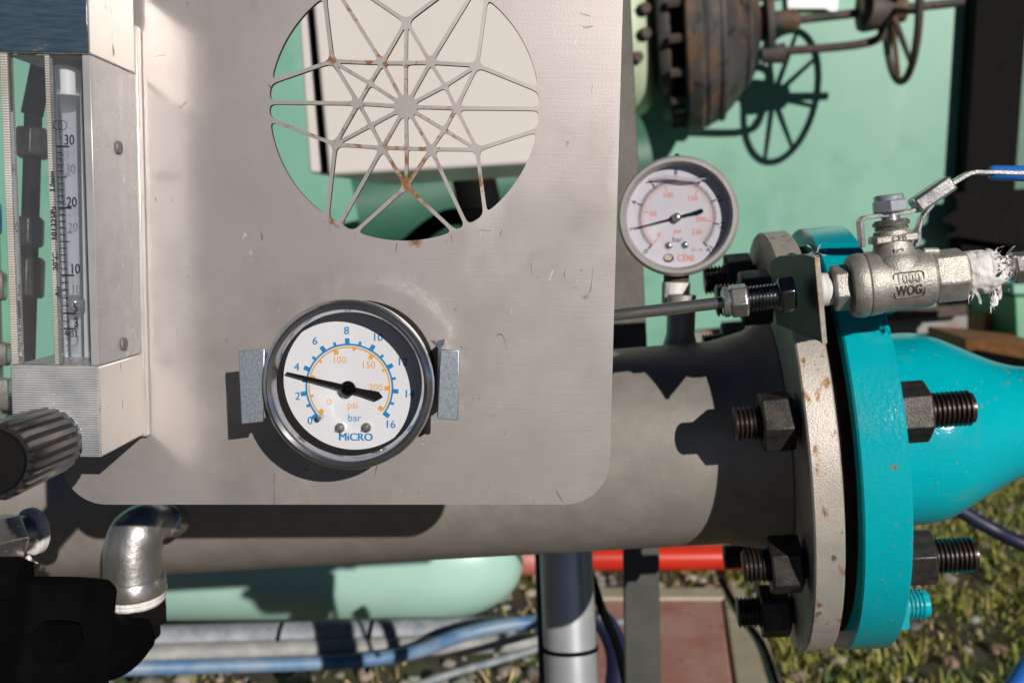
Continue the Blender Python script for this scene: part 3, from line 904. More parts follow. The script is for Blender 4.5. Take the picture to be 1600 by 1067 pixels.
# neck (upright, square to the axis)
NC = VA.pt(1400)
vz = Vector((VM[0][2], VM[1][2], VM[2][2]))
vx = Vector((VM[0][0], VM[1][0], VM[2][0]))
NC = NC - vz * 7 * ((NC - CAM).dot(FW) / F_PX)
vy = Vector((VM[0][1], VM[1][1], VM[2][1]))
pxm = (NC - CAM).dot(FW) / F_PX
NM = frame(NC, vz, vy)                                   # x = up
bm = bmesh.new()
lathe(bm, [(20 * pxm, 0), (20 * pxm, 44 * pxm), (40 * pxm, 42 * pxm), (47 * pxm, 36 * pxm), (54 * pxm, 31 * pxm), (64 * pxm, 29 * pxm), (80 * pxm, 28.5 * pxm), (86 * pxm, 27 * pxm), (86 * pxm, 0)], NM, 56)
obj('neck', bm, M_stain, bv)
bm = bmesh.new()
LM = frame(NC, vx, vz)
def vbox(bm, x0, x1, z0, z1, y0, y1):
    box(bm, x0 * pxm, x1 * pxm, y0 * pxm, y1 * pxm, z0 * pxm, z1 * pxm, LM)
vbox(bm, -31, 31, 68, 80, -29, 26)
obj('stop_plate', bm, M_stain, bv, bevel=.0006)
bm = bmesh.new()
lathe(bm, [(87 * pxm, 0), (87 * pxm, 23 * pxm), (90 * pxm, 26 * pxm), (93 * pxm, 23 * pxm), (94 * pxm, 27 * pxm), (99 * pxm, 28 * pxm), (103 * pxm, 24 * pxm), (104 * pxm, 14 * pxm), (112 * pxm, 14 * pxm), (112 * pxm, 0)], NM, 48)
obj('gland', bm, M_stain_s, bv)
bm = bmesh.new()
lathe(bm, [(114.5 * pxm, 0), (114.5 * pxm, 25 * pxm), (116 * pxm, 27.5 * pxm), (131 * pxm, 27.5 * pxm), (134 * pxm, 25 * pxm), (134 * pxm, 0)], NM, 6, R(22))
nut = obj('top_nut', bm, M_bright, bv, bevel=.0004, smooth=20)
bm = bmesh.new()
lathe(bm, [(134 * pxm, 0), (134 * pxm, 22 * pxm), (139 * pxm, 22.5 * pxm), (142 * pxm, 20 * pxm), (142 * pxm, 9 * pxm), (138 * pxm, 8 * pxm), (138 * pxm, 0)], NM, 40)
obj('nut_collar', bm, M_bright, nut)
# lever
def vp(x, z, y=0): return LM @ Vector((x * pxm, y * pxm, z * pxm))
def lever_bar(name, xz, hw, th, m, parent, y=0, bev=.0003):
    bm = bmesh.new()
    pts = [vp(x, z, y) for x, z in xz]
    def tn(i):
        a = pts[max(0, i - 1)]; b = pts[min(len(pts) - 1, i + 1)]
        return (b - a).normalized().cross(vy).normalized() * th / 2 * pxm
    ribbon(bm, pts, vy * hw * pxm, tn)
    return obj(name, bm, m, parent, bevel=bev)
arcxz = lambda cx, cz, r, a0, a1, n=5: [(cx + r * math.cos(R(a0 + (a1 - a0) * i / n)), cz + r * math.sin(R(a0 + (a1 - a0) * i / n))) for i in range(n + 1)]
lv = lever_bar('lever', [(-46, 66), (-46, 99)] + arcxz(-38, 103, 8, 180, 90) + [(-20, 111.5), (26, 111.5), (36, 114), (46, 122), (66, 133), (98, 149)] + [(108, 154), (118, 158), (128, 159.5), (143, 157), (157, 155), (205, 147), (236, 142)], 13, 6.5, M_stain_s, bv, bev=.0002)
lever_bar('stop_arm', [(60, 118), (50, 108), (42, 98), (37, 84), (36, 68), (31, 58)], 10, 5.5, M_stain_s, bv, y=-8)
lever_bar('locking_sleeve', [(36, 118), (92, 149)], 20, 25, M_stain_s, lv, bev=.0011)
bm = bmesh.new()
gp = [vp(150, 156), vp(157, 155), vp(205, 147), vp(330, 128)]
tube(bm, gp, [9 * pxm, 11.5 * pxm, 12 * pxm, 12 * pxm], 24)
obj('lever_grip', bm, M_blue, lv)
# tab at the shoulder of the body
bm = bmesh.new()
lathe(bm, [(-12 * pxm, 0), (-12 * pxm, 5 * pxm), (8 * pxm, 6 * pxm), (12 * pxm, 4 * pxm), (12 * pxm, 0)], frame(LM @ Vector((52 * pxm, -14 * pxm, 48 * pxm)), vx + vz * -.15), 16)
obj('stop_lug', bm, M_stain, bv, bevel=.0003)
# cast lettering wrapped on the body
def wrap_text(s, size, cx, cz, rad, ext, **k):
    me_ = text_mesh(s, size * pxm, ext=ext, **k)
    for v in me_.vertices:
        x = v.co.x + cx * pxm; h = v.co.y + cz * pxm; th = h / (rad * pxm); rr_ = rad * pxm + v.co.z
        q = VM @ Vector((VA.s_at(1393) + x, -rr_ * math.cos(th), rr_ * math.sin(th)))
        v.co = q
    return me_
bm = bmesh.new()
for s, cz in (('1000', 5), ('WOG', -13)):
    m_ = wrap_text(s, 21, 14, cz, 47.0, .00022, bold=.02, spacing=1.0, sx=.86 if s == '1000' else .70); bm.from_mesh(m_); bpy.data.meshes.remove(m_)
# raised frame
fr_pts = []
for cx_, cz_, a0 in ((31, 10, 0), (-3, 10, 90), (-3, -19, 180), (31, -19, 270)):
    for i in range(5):
        a = R(a0 + 22.5 * i); fr_pts.append((cx_ + 5 * math.cos(a), cz_ + 5 * math.sin(a)))
loop = []
for x, h in fr_pts:
    th = h / 47.0; rr_ = 46.8 * pxm
    loop.append(VM @ Vector((VA.s_at(1393) + x * pxm, -rr_ * math.cos(th), rr_ * math.sin(th))))
tube(bm, loop + [loop[0]], .00028, 8, cap=False)
M_cast_letter = mat('worn cast letters', (.20, .18, .16), (.30, .27, .24), 300, rough=.35, metal=.85)
obj('cast_lettering', bm, M_cast_letter, bv)
bm = bmesh.new()
me_ = text_mesh('JC', 16 * pxm, ext=.0002, bold=.03)
add_mesh(bm, me_, Matrix.Translation(LM @ Vector((0 * pxm, -31.5 * pxm, 52 * pxm))) @ frame(Vector((0, 0, 0)), vx, -vy) @ RT(0, 'X'))
obj('maker_lettering', bm, M_cast_letter, bv)
me_ = text_mesh('CF8', 13 * pxm, ext=.00018, bold=.03)
bm = bmesh.new(); add_mesh(bm, me_, Matrix.Translation(LM @ Vector((3 * pxm, -29.4 * pxm, 74 * pxm))) @ frame(Vector((0, 0, 0)), vx, -vy))
obj('plate_lettering', bm, M_cast_letter, bv)
# messy tape at the outlet
def vnoise_lathe(bm, prof, M, n, amp, sc, seed):
    rings = []
    for s, r in prof:
        ring = []
        for k in range(n):
            ph = 2 * math.pi * k / n
            p = Vector((s, r * math.cos(ph), r * math.sin(ph)))
            d = mnoise.noise(p * sc + Vector((seed, 0, 0))) * amp
            p = Vector((s, (r + d) * math.cos(ph), (r + d) * math.sin(ph)))
            ring.append(bm.verts.new(M @ p))
        rings.append(ring)
    for a, b in zip(rings, rings[1:]):
        for k in range(n): bm.faces.new((a[k], a[(k + 1) % n], b[(k + 1) % n], b[k]))
bm = bmesh.new()
pr = VA.prof([(1506, 20), (1507, 33), (1515, 34), (1523, 33.5), (1531, 34), (1540, 33), (1550, 31), (1560, 27), (1568, 20), (1575, 14)])
pr = [(a.x, a.y) for a in catmull([Vector((s, r, 0)) for s, r in pr], 3)]
vnoise_lathe(bm, pr, VM, 72, .0010, 420, 3)
tp = obj('thread_tape', bm, M_ptfe, bv, smooth=60)
bm = bmesh.new()
rs = random.Random(5)
def strand(bm, p, d, n, step, w, rs, droop=.25):
    pts = [p]; v = d.normalized()
    for i in range(n):
        v = (v + Vector((rs.uniform(-1, 1), rs.uniform(-1, 1), rs.uniform(-1, 1))) * .75 + Vector((0, 0, -droop))).normalized()
        pts.append(pts[-1] + v * step)
    pts = catmull(pts, 3)
    wv = Vector((rs.uniform(-1, 1), rs.uniform(-.3, .3), rs.uniform(-1, 1))).normalized() * w
    prev = None
    for i, q in enumerate(pts):
        tw = Matrix.Rotation(i * .25, 3, 'X') @ wv
        a = bm.verts.new(q - tw); b = bm.verts.new(q + tw)
        if prev: bm.faces.new((prev[0], prev[1], b, a))
        prev = (a, b)
for i in range(30):
    px = rs.uniform(1546, 1572); a_ = rs.uniform(-100, 100)
    s_ = VA.s_at(px); r_ = (34 - max(0, px - 1545) * .55) * pxm * rs.uniform(.8, 1.02)
    p = VM @ Vector((s_, -r_ * math.cos(R(a_)), r_ * math.sin(R(a_))))
    d = (VM.to_3x3() @ Vector((.4, -math.cos(R(a_)) * .6, math.sin(R(a_)))))
    strand(bm, p, d, rs.randint(3, 6), rs.uniform(.0006, .0013), rs.uniform(.0003, .0008), rs, .12)
for i in range(9):
    px = rs.choice((1512, 1516, 1540, 1545, 1552)) + rs.uniform(-4, 4)
    p = VM @ Vector((VA.s_at(px), -12 * pxm, -30 * pxm))
    strand(bm, p, Vector((.1, -.2, -1)), rs.randint(3, 6) if px > 1525 else 3, .0016, rs.uniform(.0003, .0007), rs, .8)
obj('tape_shreds', bm, M_ptfe, bv, smooth=60)
cp = thing('pipe_coupling', 'polished hex coupling at the right frame edge, joined to the shredded white tape', 'pipe fitting', Matrix.Translation(VA.pt(1590)))
vl('collar', [(1563, 10), (1564, 16), (1572, 17), (1574, 20), (1580, 20)], M_chrome, cp, bevel=.0003)
vl('hex', [(1579, 22), (1582, 26), (1640, 26), (1642, 22)], M_stain_s, cp, n=6, ph=10, bevel=.0005)

# bracket plate, bulkhead fitting and tube
BA = VA.s_at(1262)
bpl = bmesh.new()
def bpt(y, z): return VM @ Vector((BA, 0, z)) + FW * y
pz = pxm
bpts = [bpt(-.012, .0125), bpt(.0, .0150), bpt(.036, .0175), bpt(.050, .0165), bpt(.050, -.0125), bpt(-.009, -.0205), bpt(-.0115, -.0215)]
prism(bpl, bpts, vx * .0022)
bmesh.ops.recalc_face_normals(bpl, faces=bpl.faces)
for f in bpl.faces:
    f.material_index = 0 if abs(f.normal.dot(vx)) > .8 else 1  # faces painted dark for shade, edges pale for sunlight
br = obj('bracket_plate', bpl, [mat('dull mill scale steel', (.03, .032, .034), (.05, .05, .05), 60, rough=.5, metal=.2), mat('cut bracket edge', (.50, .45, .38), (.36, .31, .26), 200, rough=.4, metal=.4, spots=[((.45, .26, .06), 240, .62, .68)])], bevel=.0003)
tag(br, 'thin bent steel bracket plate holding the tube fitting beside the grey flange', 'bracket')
bm = bmesh.new()
fr2 = [bpt(-.0122, .0128), bpt(-.004, .0150), bpt(.004, .0155), bpt(.010, .0150)]
rs = random.Random(9)
for i in range(7):
    strand(bm, bpt(rs.uniform(-.012, .004), .0145), Vector((1, -.3, .1)), 4, .0018, .00018, rs, .25)
tf = thing('tube_fitting', 'polished compression fitting and thin tube running from the panel to the bracket', 'tube fitting', Matrix.Translation(VA.pt(1150)))
obj('tape_wisps', bm, M_ptfe, tf, smooth=60)
TA = Axis(P(1262, 457, .389), P(958, 493, .402))
def tl(name, lst, m, n=40, ph=0, bevel=0.0, par=tf):
    bm = bmesh.new(); p = TA.prof(lst); lathe(bm, disc_ends(p), TA.M, n, R(ph)); return obj(name, bm, m, par, bevel=bevel)
VB = VA
def tv(name, lst, m, n=40, ph=0, bevel=0.0):
    return tl(name, lst, m, n, ph, bevel)
tl('tube', [(1140, 9.6), (700, 9.6)], M_tube)
tl('ferrule_ring', [(1141, 20), (1138, 23.5), (1131, 23.5), (1128, 18)], M_chrome)
tl('union_nut', [(1169, 22), (1166, 27), (1143, 27), (1140, 23)], M_stain_s, n=6, ph=-12, bevel=.0005)
bm = bmesh.new(); pr = [(1216, 19)]
x = 1214
while x > 1170:
    pr += [(x, 20.5), (x - 1.6, 20.5), (x - 3.2, 18), (x - 4.2, 18)]; x -= 5.4
tl('bulkhead_thread', pr, M_darkfit, n=32)
tl('lock_nut', [(1242, 24), (1239, 30), (1219, 30), (1215, 25)], M_darkfit, n=6, ph=14, bevel=.0005)
vl('outer_nut', [(1270, 24), (1271.5, 29), (1280, 29), (1283, 24)], M_stain, tf, n=6, ph=6, bevel=.0005)

# ------------------------------------------------------------------ small liquid filled gauge on the branch
g2c = P(1059, 337, .530)
g2 = thing('pressure_gauge', 'round steel liquid-filled gauge on a stem above the pipe, thin needle just past 2 bar', 'gauge', Vector((g2c.x, g2c.y, g2c.z - .05)))
view = (CAM - g2c).normalized()
zf = (Vector((-.16, -1, .05))).normalized()
xr = Vector((0, 0, 1)).cross(zf).normalized()
GM2 = Matrix.Identity(4)
yu = zf.cross(xr)
for i in range(3):
    GM2[i][0] = xr[i]; GM2[i][1] = yu[i]; GM2[i][2] = zf[i]; GM2[i][3] = g2c[i]
r2 = 94.5 * .530 / F_PX
M_bez2 = mat('satin stainless bezel', (.62, .58, .56), (.54, .51, .49), 120, rough=.30, metal=.5)
bm = bmesh.new()
zl(bm, [(-.026, 0), (-.026, r2 * .9), (-.010, r2 * .93), (-.009, r2 * .985), (-.004, r2 * 1.0), (-.0012, r2 * .985), (0, r2 * .95), (0, r2 * .895), (-.0012, r2 * .865), (-.0035, r2 * .855)], GM2, 96)
obj('case', bm, M_bez2, g2)
bm = bmesh.new()
zl(bm, [(-.0034, r2 * .856), (-.0088, r2 * .845), (-.0088, r2 * .80)], GM2, 96)
obj('inner_ring', bm, mat('grey inner ring', (.28, .28, .30), rough=.4), g2)
bm = bmesh.new(); zl(bm, [(-.0095, 0), (-.0095, r2 * .845), (-.0086, r2 * .845), (-.0086, 0)], GM2, 96)
d2 = obj('dial', bm, mat('pale dial', (.62, .61, .68), (.58, .57, .64), 60, rough=.4), g2)
e2 = .539 / F_PX / 5.335
D2 = GM2 @ T(-6 * e2, -8 * e2, 0)
z2 = -.0085
v2 = lambda v: 229 - v / 16 * 271
bm = bmesh.new()
arcband(bm, D2, v2(0), v2(16), 297 * e2, 301 * e2, z2)
for i in range(0, 81):
    if i % 10 == 0: tick(bm, D2, v2(i / 5), 297 * e2, 349 * e2, 13 * e2, z2 + .00003)
    else: tick(bm, D2, v2(i / 5), 297 * e2, (328 if i % 5 == 0 else 324) * e2, 8 * e2, z2 + .00003)
for i, s in enumerate(('0', '2', '4', '6', '8', '10', '12', '14', '16')):
    a = v2(i * 2); put_text(bm, D2, s, 375 * e2 * math.cos(R(a)), 375 * e2 * math.sin(R(a)), 62 * e2, z2, rot=a - 90, strike=1)
put_text(bm, D2, 'bar', 10 * e2, -182 * e2, 66 * e2, z2)
put_text(bm, D2, 'CL. 1.6', 172 * e2, -262 * e2, 30 * e2, z2)
obj('black_scale', bm, M_black_ink, d2, smooth=0)
bm = bmesh.new()
arcband(bm, D2, v2(0), v2(16), 284 * e2, 288 * e2, z2)
p2 = lambda v: 229 - v / 232 * 271
for i in range(0, 47):
    tick(bm, D2, p2(i * 5), (238 if i % 10 == 0 else 262) * e2, 286 * e2, (10 if i % 10 == 0 else 4) * e2, z2 + .00003)
for s, v, rr_ in (('0', 3, 205), ('50', 49, 200), ('100', 99, 200), ('150', 151, 200), ('200', 199, 195), ('230', 226, 205)):
    a = p2(v); put_text(bm, D2, s, rr_ * e2 * math.cos(R(a)), rr_ * e2 * math.sin(R(a)), 60 * e2, z2, strike=1)
put_text(bm, D2, 'psi', 8 * e2, -110 * e2, 56 * e2, z2, strike=1)
put_text(bm, D2, 'CENI', 82 * e2, -336 * e2, 80 * e2, z2, strike=1, sx=.72, spacing=1.12)
obj('red_scale', bm, M_red_ink, d2, smooth=0)
bm = bmesh.new()
zl(bm, [(z2, 42 * e2), (z2 + .0004, 40 * e2), (z2 + .0004, 0)], D2 @ T(-57 * e2, -336 * e2, 0) @ Matrix.Diagonal((1.05, .85, 1, 1)) @ RT(30, 'Z'), 32)
em = obj('emblem', bm, M_black_ink, d2)
bm = bmesh.new()
zl(bm, [(z2 + .0004, 33 * e2), (z2 + .0007, 30 * e2), (z2 + .0007, 0)], D2 @ T(-62 * e2, -332 * e2, 0) @ Matrix.Diagonal((1.05, .8, 1, 1)), 32)
obj('emblem_disc', bm, mat('emblem beige', (.55, .45, .36), rough=.5), em)
bm = bmesh.new(); needle(bm, D2, 195.5, 330 * e2, 222 * e2, 3 * e2, 9 * e2, 20 * e2, z2 + .0018, .0005, True)
obj('needle', bm, M_blackm, g2)
bm = bmesh.new(); zl(bm, [(z2, 0), (z2, 30 * e2), (z2 + .003, 38 * e2), (z2 + .0036, 30 * e2), (z2 + .0042, 14 * e2), (z2 + .0042, 0)], D2, 36)
obj('needle_hub', bm, M_stain_s, g2)
for x, y in ((-57, -232), (78, -224)):
    bm = bmesh.new(); zl(bm, [(z2, 30 * e2), (z2 + .0006, 29 * e2), (z2 + .0012, 16 * e2), (z2 + .0014, 0)], D2 @ T(x * e2, y * e2, 0), 24)
    obj('dial_screw', bm, M_chrome, g2)
# glycerine level: meniscus and air gap behind the window
bm = bmesh.new()
mp_ = []
for i in range(25):
    t_ = i / 24; xx = (-225 + 450 * t_) * e2; yy = (318 + 10 * math.sin(t_ * math.pi * 2.2) - (t_ - .5) ** 2 * 30) * e2
    mp_.append(D2 @ Vector((xx, yy, -.0042)))
tube(bm, mp_, [(.0003 + .0009 * math.sin(math.pi * i / 24)) for i in range(25)], 10)
obj('liquid_level', bm, glass('meniscus', tint=(.9, .9, .93), refl=2.0, haze=.45, hcol=(.85, .83, .86)), g2)
bm = bmesh.new()
zl(bm, [(-.0022, 0), (-.0022, r2 * .858), (-.0030, r2 * .858), (-.0030, 0)], GM2, 72)
obj('window', bm, glass('gauge window two', refl=.9), g2)
bm = bmesh.new()
bmesh.ops.create_uvsphere(bm, u_segments=16, v_segments=10, radius=.0016, matrix=Matrix.Translation(GM2 @ Vector((-.0015, r2 * 1.0, -.008))))
obj('vent_plug', bm, M_black, g2)
sb = P(1056, 455, .548)
bm = bmesh.new()
SA = frame(sb, Vector((0, 0, 1)), Vector((0, 1, 0)))
lathe(bm, [(-.014, 0), (-.014, .0072), (.011, .0072), (.011, 0)], SA, 32)
obj('stem', bm, M_rust, g2)
bm = bmesh.new()
lathe(bm, [(-.0075, .0072), (-.007, .0078), (.003, .0080), (.0050, .0078), (.0052, .0072)], SA, 36)
obj('thread_tape', bm, M_ptfe, g2)

# ------------------------------------------------------------------ column behind the panel
def slab(name, quad, depth_vec, m, label, cat, bev=.002, group=None):
    bm = bmesh.new(); prism(bm, quad, depth_vec); o = obj(name, bm, m, bevel=bev); return tag(o, label, cat, group)
zc = .70
slab('steel_column', [P(930, -60, zc), P(983, -60, zc), P(1016, 640, zc), P(960, 640, zc)], Vector((0, .05, 0)), M_column,
     'leaning dark weathered steel column between the panel edge and the small gauge', 'column', .001)

# ------------------------------------------------------------------ elbow and fittings, lower left
el = thing('pipe_elbow', 'shiny cast stainless elbow turning down below the panel, blue-white tape at its collar', 'pipe fitting', P(215, 880, .435))
zE = .44
ep = catmull([P(276, 811, zE + .030), P(258, 812, zE + .012), P(226, 822, zE), P(208, 855, zE - .003), P(208, 905, zE - .003)], 8)
k_ = zE / F_PX
bm = bmesh.new()
tube(bm, ep, [20 * k_ + 23 * k_ * min(1, max(0, (i - 5) / 14)) for i in range(len(ep))], 40)
obj('elbow_body', bm, M_elbow, el)
def runx(name, p0, p1, lst, m, par, n=40, ph=0, bevel=.0004):
    M_ = frame(p0, (p1 - p0), Vector((0, 1, 0))); ln = (p1 - p0).length
    bm = bmesh.new(); lathe(bm, disc_ends([(a * ln, b * k_) for a, b in lst]), M_, n, R(ph)); return obj(name, bm, m, par, bevel=bevel)
a_, b_ = P(208, 898, zE - .003), P(214, 975, zE + .001)
runx('collar', a_, b_, [(0, 44), (.08, 48), (.32, 49), (.36, 46)], M_stain_s, el)
runx('thread_tape', a_, b_, [(.36, 43), (.40, 46), (.44, 44.5), (.48, 46), (.53, 44), (.55, 42)], M_ptfe, el)
runx('union_nut', a_, b_, [(.52, 46), (.56, 51), (.90, 51), (.96, 44)], M_blackm, el, 6, 10)  # nut and pipe end in black, standing in for shade below the collar
runx('pipe_end', a_, b_, [(.90, 34), (1.25, 34)], M_blackm, el)
a_, b_ = P(238, 815, zE), P(285, 811, zE + .03)
runx('mouth_collar', P(256, 814, zE + .006), P(276, 813, zE + .020), [(0, 22), (.1, 26), (.8, 26), (1, 22)], M_stain_s, el)
lf = thing('pipe_union', 'polished hex union with white thread tape, at the left frame edge below the knob', 'pipe fitting', P(20, 840, .40))
k_ = .40 / F_PX
a_, b_ = P(-40, 852, .392), P(66, 826, .418)
runx('hex', a_, b_, [(0, 36), (.04, 40), (.55, 40), (.6, 36)], M_stain_s, lf, 6, 20)
runx('neck', a_, b_, [(.58, 28), (.8, 29)], M_stain_s, lf)
runx('thread_tape', a_, b_, [(.78, 34), (.80, 38), (.9, 38), (.93, 33)], M_ptfe, lf)
bm = bmesh.new(); rs = random.Random(3)
for i in range(6): strand(bm, P(44 + rs.uniform(-3, 3), 868, .405), Vector((0, -.2, -1)), 4, .0015, .0004, rs, .7)
obj('tape_shreds', bm, M_ptfe, lf, smooth=60)
k_ = .36 / F_PX
blk = thing('shutoff_valve', 'big shaded black valve body filling the lower left corner under the elbow', 'valve', P(100, 1000, .40))  # guessed shape, its black stands in for the shade of this corner
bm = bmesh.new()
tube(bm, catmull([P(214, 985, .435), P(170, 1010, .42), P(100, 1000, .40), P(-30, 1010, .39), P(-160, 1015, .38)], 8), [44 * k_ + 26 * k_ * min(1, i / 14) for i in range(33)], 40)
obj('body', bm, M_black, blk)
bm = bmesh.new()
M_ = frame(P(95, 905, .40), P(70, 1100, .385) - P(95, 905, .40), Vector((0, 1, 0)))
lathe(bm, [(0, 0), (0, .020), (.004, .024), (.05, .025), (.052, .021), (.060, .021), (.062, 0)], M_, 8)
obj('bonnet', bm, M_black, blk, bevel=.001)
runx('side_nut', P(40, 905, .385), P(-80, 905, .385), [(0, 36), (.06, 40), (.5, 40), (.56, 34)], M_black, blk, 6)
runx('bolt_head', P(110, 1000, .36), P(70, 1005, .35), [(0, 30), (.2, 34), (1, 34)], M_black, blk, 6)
# things seen through the flowmeter window
vf = thing('hose_fitting', 'upright black hose with grey hex fittings seen through the clear flowmeter window', 'hose fitting', P(40, 400, .44))
k_ = .44 / F_PX
a_, b_ = P(78, 40, .44), P(50, 180, .44)
runx('hose', a_, b_, [(0, 16), (1, 16)], M_black, vf)
a_, b_ = P(52, 180, .44), P(40, 600, .44)
runx('stem', a_, b_, [(0, 13), (1, 13)], M_blackm, vf)
for y0, y1, w in ((.05, .16, 26), (.38, .49, 22), (.53, .68, 25)):
    runx('hex', a_, b_, [(y0, w - 4), (y0 + .01, w), (y1 - .01, w), (y1, w - 4)], M_blued, vf, 6, 12)
vf2 = thing('needle_valve', 'bright steel fitting stack standing left of the flowmeter at the frame edge', 'valve', P(-5, 560, .44))
a_, b_ = P(-12, 330, .44), P(-6, 640, .44)
runx('stem', a_, b_, [(0, 10), (1, 12)], M_chrome, vf2)
for y0, y1, w, mm in ((-.05, .12, 14, M_blue), (.30, .45, 20, M_stain_s), (.66, .78, 24, M_stain_s), (.84, 1.0, 26, M_stain_s)):
    runx('hex', a_, b_, [(y0, w - 3), (y0 + .02, w), (y1 - .02, w), (y1, w - 3)], mm, vf2, 6, 20)

# ------------------------------------------------------------------ white cabinet behind the lattice
cz_ = 1.15
cab = thing('electrical_cabinet', 'off-white enamel cabinet seen through the star lattice of the panel', 'cabinet', P(650, 270, cz_ + .05))
def cq(x, y, d=cz_): return P(x, y, d)
dcab = Vector((.06, .22, 0))
bm = bmesh.new(); prism(bm, [P(458, -90, 1.20), P(940, -120, 1.16), P(940, 244, 1.16), P(510, 272, 1.20), P(482, 271, 1.20)], dcab)
obj('case', bm, M_cab, cab, bevel=.004)
bm = bmesh.new(); prism(bm, [P(478, -100, 1.165), P(950, -130, 1.12), P(950, 249, 1.12), P(512, 276, 1.165)], Vector((.003, .028, 0)))
obj('door', bm, M_cab, cab, bevel=.005)
bm = bmesh.new(); prism(bm, [P(472, -100, 1.191), P(480, -100, 1.191), P(512, 270, 1.191), P(504, 270, 1.191)], Vector((0, .006, 0)))
obj('door_seal', bm, M_black, cab)

# ------------------------------------------------------------------ wall, post, beams at the back
WD = 4.0
wc = P(800, 300, WD)
def wallpt(px, py, d=0.0):
    return hit(px, py, Vector((0, wc.y - d, 0)), PN)
x0 = wallpt(-1500, 300).x; x1 = wallpt(1505, 300).x
bm = bmesh.new(); box(bm, x0, x1, wc.y, wc.y + .12, .02, 3.2)
obw = obj('tank_wall', bm, M_mint, bevel=.01); tag(obw, 'broad mint green painted steel wall behind the pipework', 'wall')
bm = bmesh.new(); box(bm, x1 + .10, x1 + 4, wc.y + .9, wc.y + 1.0, .02, 3.2)
tag(obj('container_wall', bm, M_green_shade, bevel=.01), 'dark green painted wall at the right frame edge, set back behind the black post', 'wall')  # the wall in shade, given as a dark green panel
post = thing('steel_post', 'thick matte black steel post with clamps, rising at the right side', 'post', Vector((wallpt(1545, 900).x * .97, 3.85, 0)))
pd = 3.9
q0 = P(1507, 300, pd); q1 = P(1586, 300, pd)
bm = bmesh.new(); box(bm, q0.x, q1.x, q0.y, q0.y + .16, P(1545, 545, pd).z, 3.0)
obj('shaft', bm, M_blackm, post, bevel=.004)
bm = bmesh.new(); k_ = pd / F_PX
def poly_px(bm, pts, d, th): prism(bm, [P(x, y, d) for x, y in pts], Vector((0, th, 0)))
poly_px(bm, [(1484, 302), (1650, 292), (1650, 395), (1500, 371), (1466, 372), (1492, 362), (1494, 355), (1484, 352), (1484, 349), (1474, 349), (1471, 343), (1474, 338), (1484, 338), (1486, 332), (1494, 330), (1495, 312), (1490, 306)], pd - .03, .03)
obj('clamp', bm, M_blackm, post, bevel=.003)
bm = bmesh.new(); poly_px(bm, [(1575, 375), (1650, 385), (1650, 500), (1580, 500), (1577, 440), (1582, 400)], pd - .02, .05)
obj('shade_plate', bm, M_blackm, post, bevel=.003)
bm = bmesh.new(); poly_px(bm, [(1472, 514), (1520, 518), (1530, 545), (1505, 535)], pd, .12)
obj('foot', bm, M_blackm, post, bevel=.003)  # black wedge standing in for the shadow triangle below the beam
slab('support_beam', [P(1080, 519, 2.6), P(1512, 480, 2.6), P(1512, 515, 2.6), P(1080, 556, 2.6)], Vector((0, .06, 0)),
     mat('weathered beam', (.20, .19, .19), (.27, .26, .26), 12, rough=.6, spots=[((.20, .09, .04), 9, .52, .62)]), 'grey rust-streaked beam crossing behind the ball valve', 'beam')
slab('angle_iron', [P(1130, 504, 2.55), P(1512, 476, 2.55), P(1512, 493, 2.55), P(1130, 522, 2.55)], Vector((0, .03, 0)), M_rust, 'brown rusty angle iron lying along the grey beam', 'beam')
slab('timber_block', [P(1538, 491, 2.2), P(1583, 489, 2.2), P(1586, 532, 2.2), P(1538, 530, 2.2)], Vector((.02, .12, 0)), M_wood, 'orange-brown timber block standing on the plank by the black post', 'timber')
bm = bmesh.new()
prism(bm, [P(1508, 529, 2.0), P(1640, 538, 1.9), P(1640, 575, 1.9), P(1508, 548, 2.0)], Vector((.05, .30, .0)))
tag(obj('timber_plank', bm, M_wood, bevel=.003), 'flat weathered timber plank under the timber block, right frame edge', 'timber')
slab('dark_sill', [P(1525, 546, 1.98), P(1660, 572, 1.88), P(1660, 640, 1.88), P(1525, 590, 1.98)], Vector((.03, .2, 0)), M_blackm, 'black steel sill carrying the timber plank', 'beam')
gb = thing('storage_bin', 'glossy green metal bin with pale rim, cut off by the right frame edge', 'bin', P(1600, 520, 2.1))
bm = bmesh.new(); prism(bm, [P(1585, 462, 2.1), P(1680, 462, 2.1), P(1680, 535, 2.1), P(1588, 532, 2.1)], Vector((0, .2, 0)))
obj('body', bm, mat('green enamel', (.03, .22, .10), (.04, .25, .12), 6, rough=.35), gb, bevel=.004)
bm = bmesh.new(); prism(bm, [P(1582, 443, 2.09), P(1690, 443, 2.09), P(1690, 461, 2.09), P(1583, 461, 2.09)], Vector((0, .22, 0)))
obj('rim', bm, M_mint, gb, bevel=.004)
bm = bmesh.new()
prism(bm, [wallpt(1229, -20, .03), wallpt(1312, -20, .03), wallpt(1308, 24, .03), wallpt(1290, 14, .03), wallpt(1231, 14, .03)], Vector((0, .02, 0)))
tag(obj('notice_plate', bm, mat('glossy white sheet', (.86, .86, .86), rough=.2), bevel=.002), 'bright white plate fixed on the mint wall above the valve rods', 'sign')

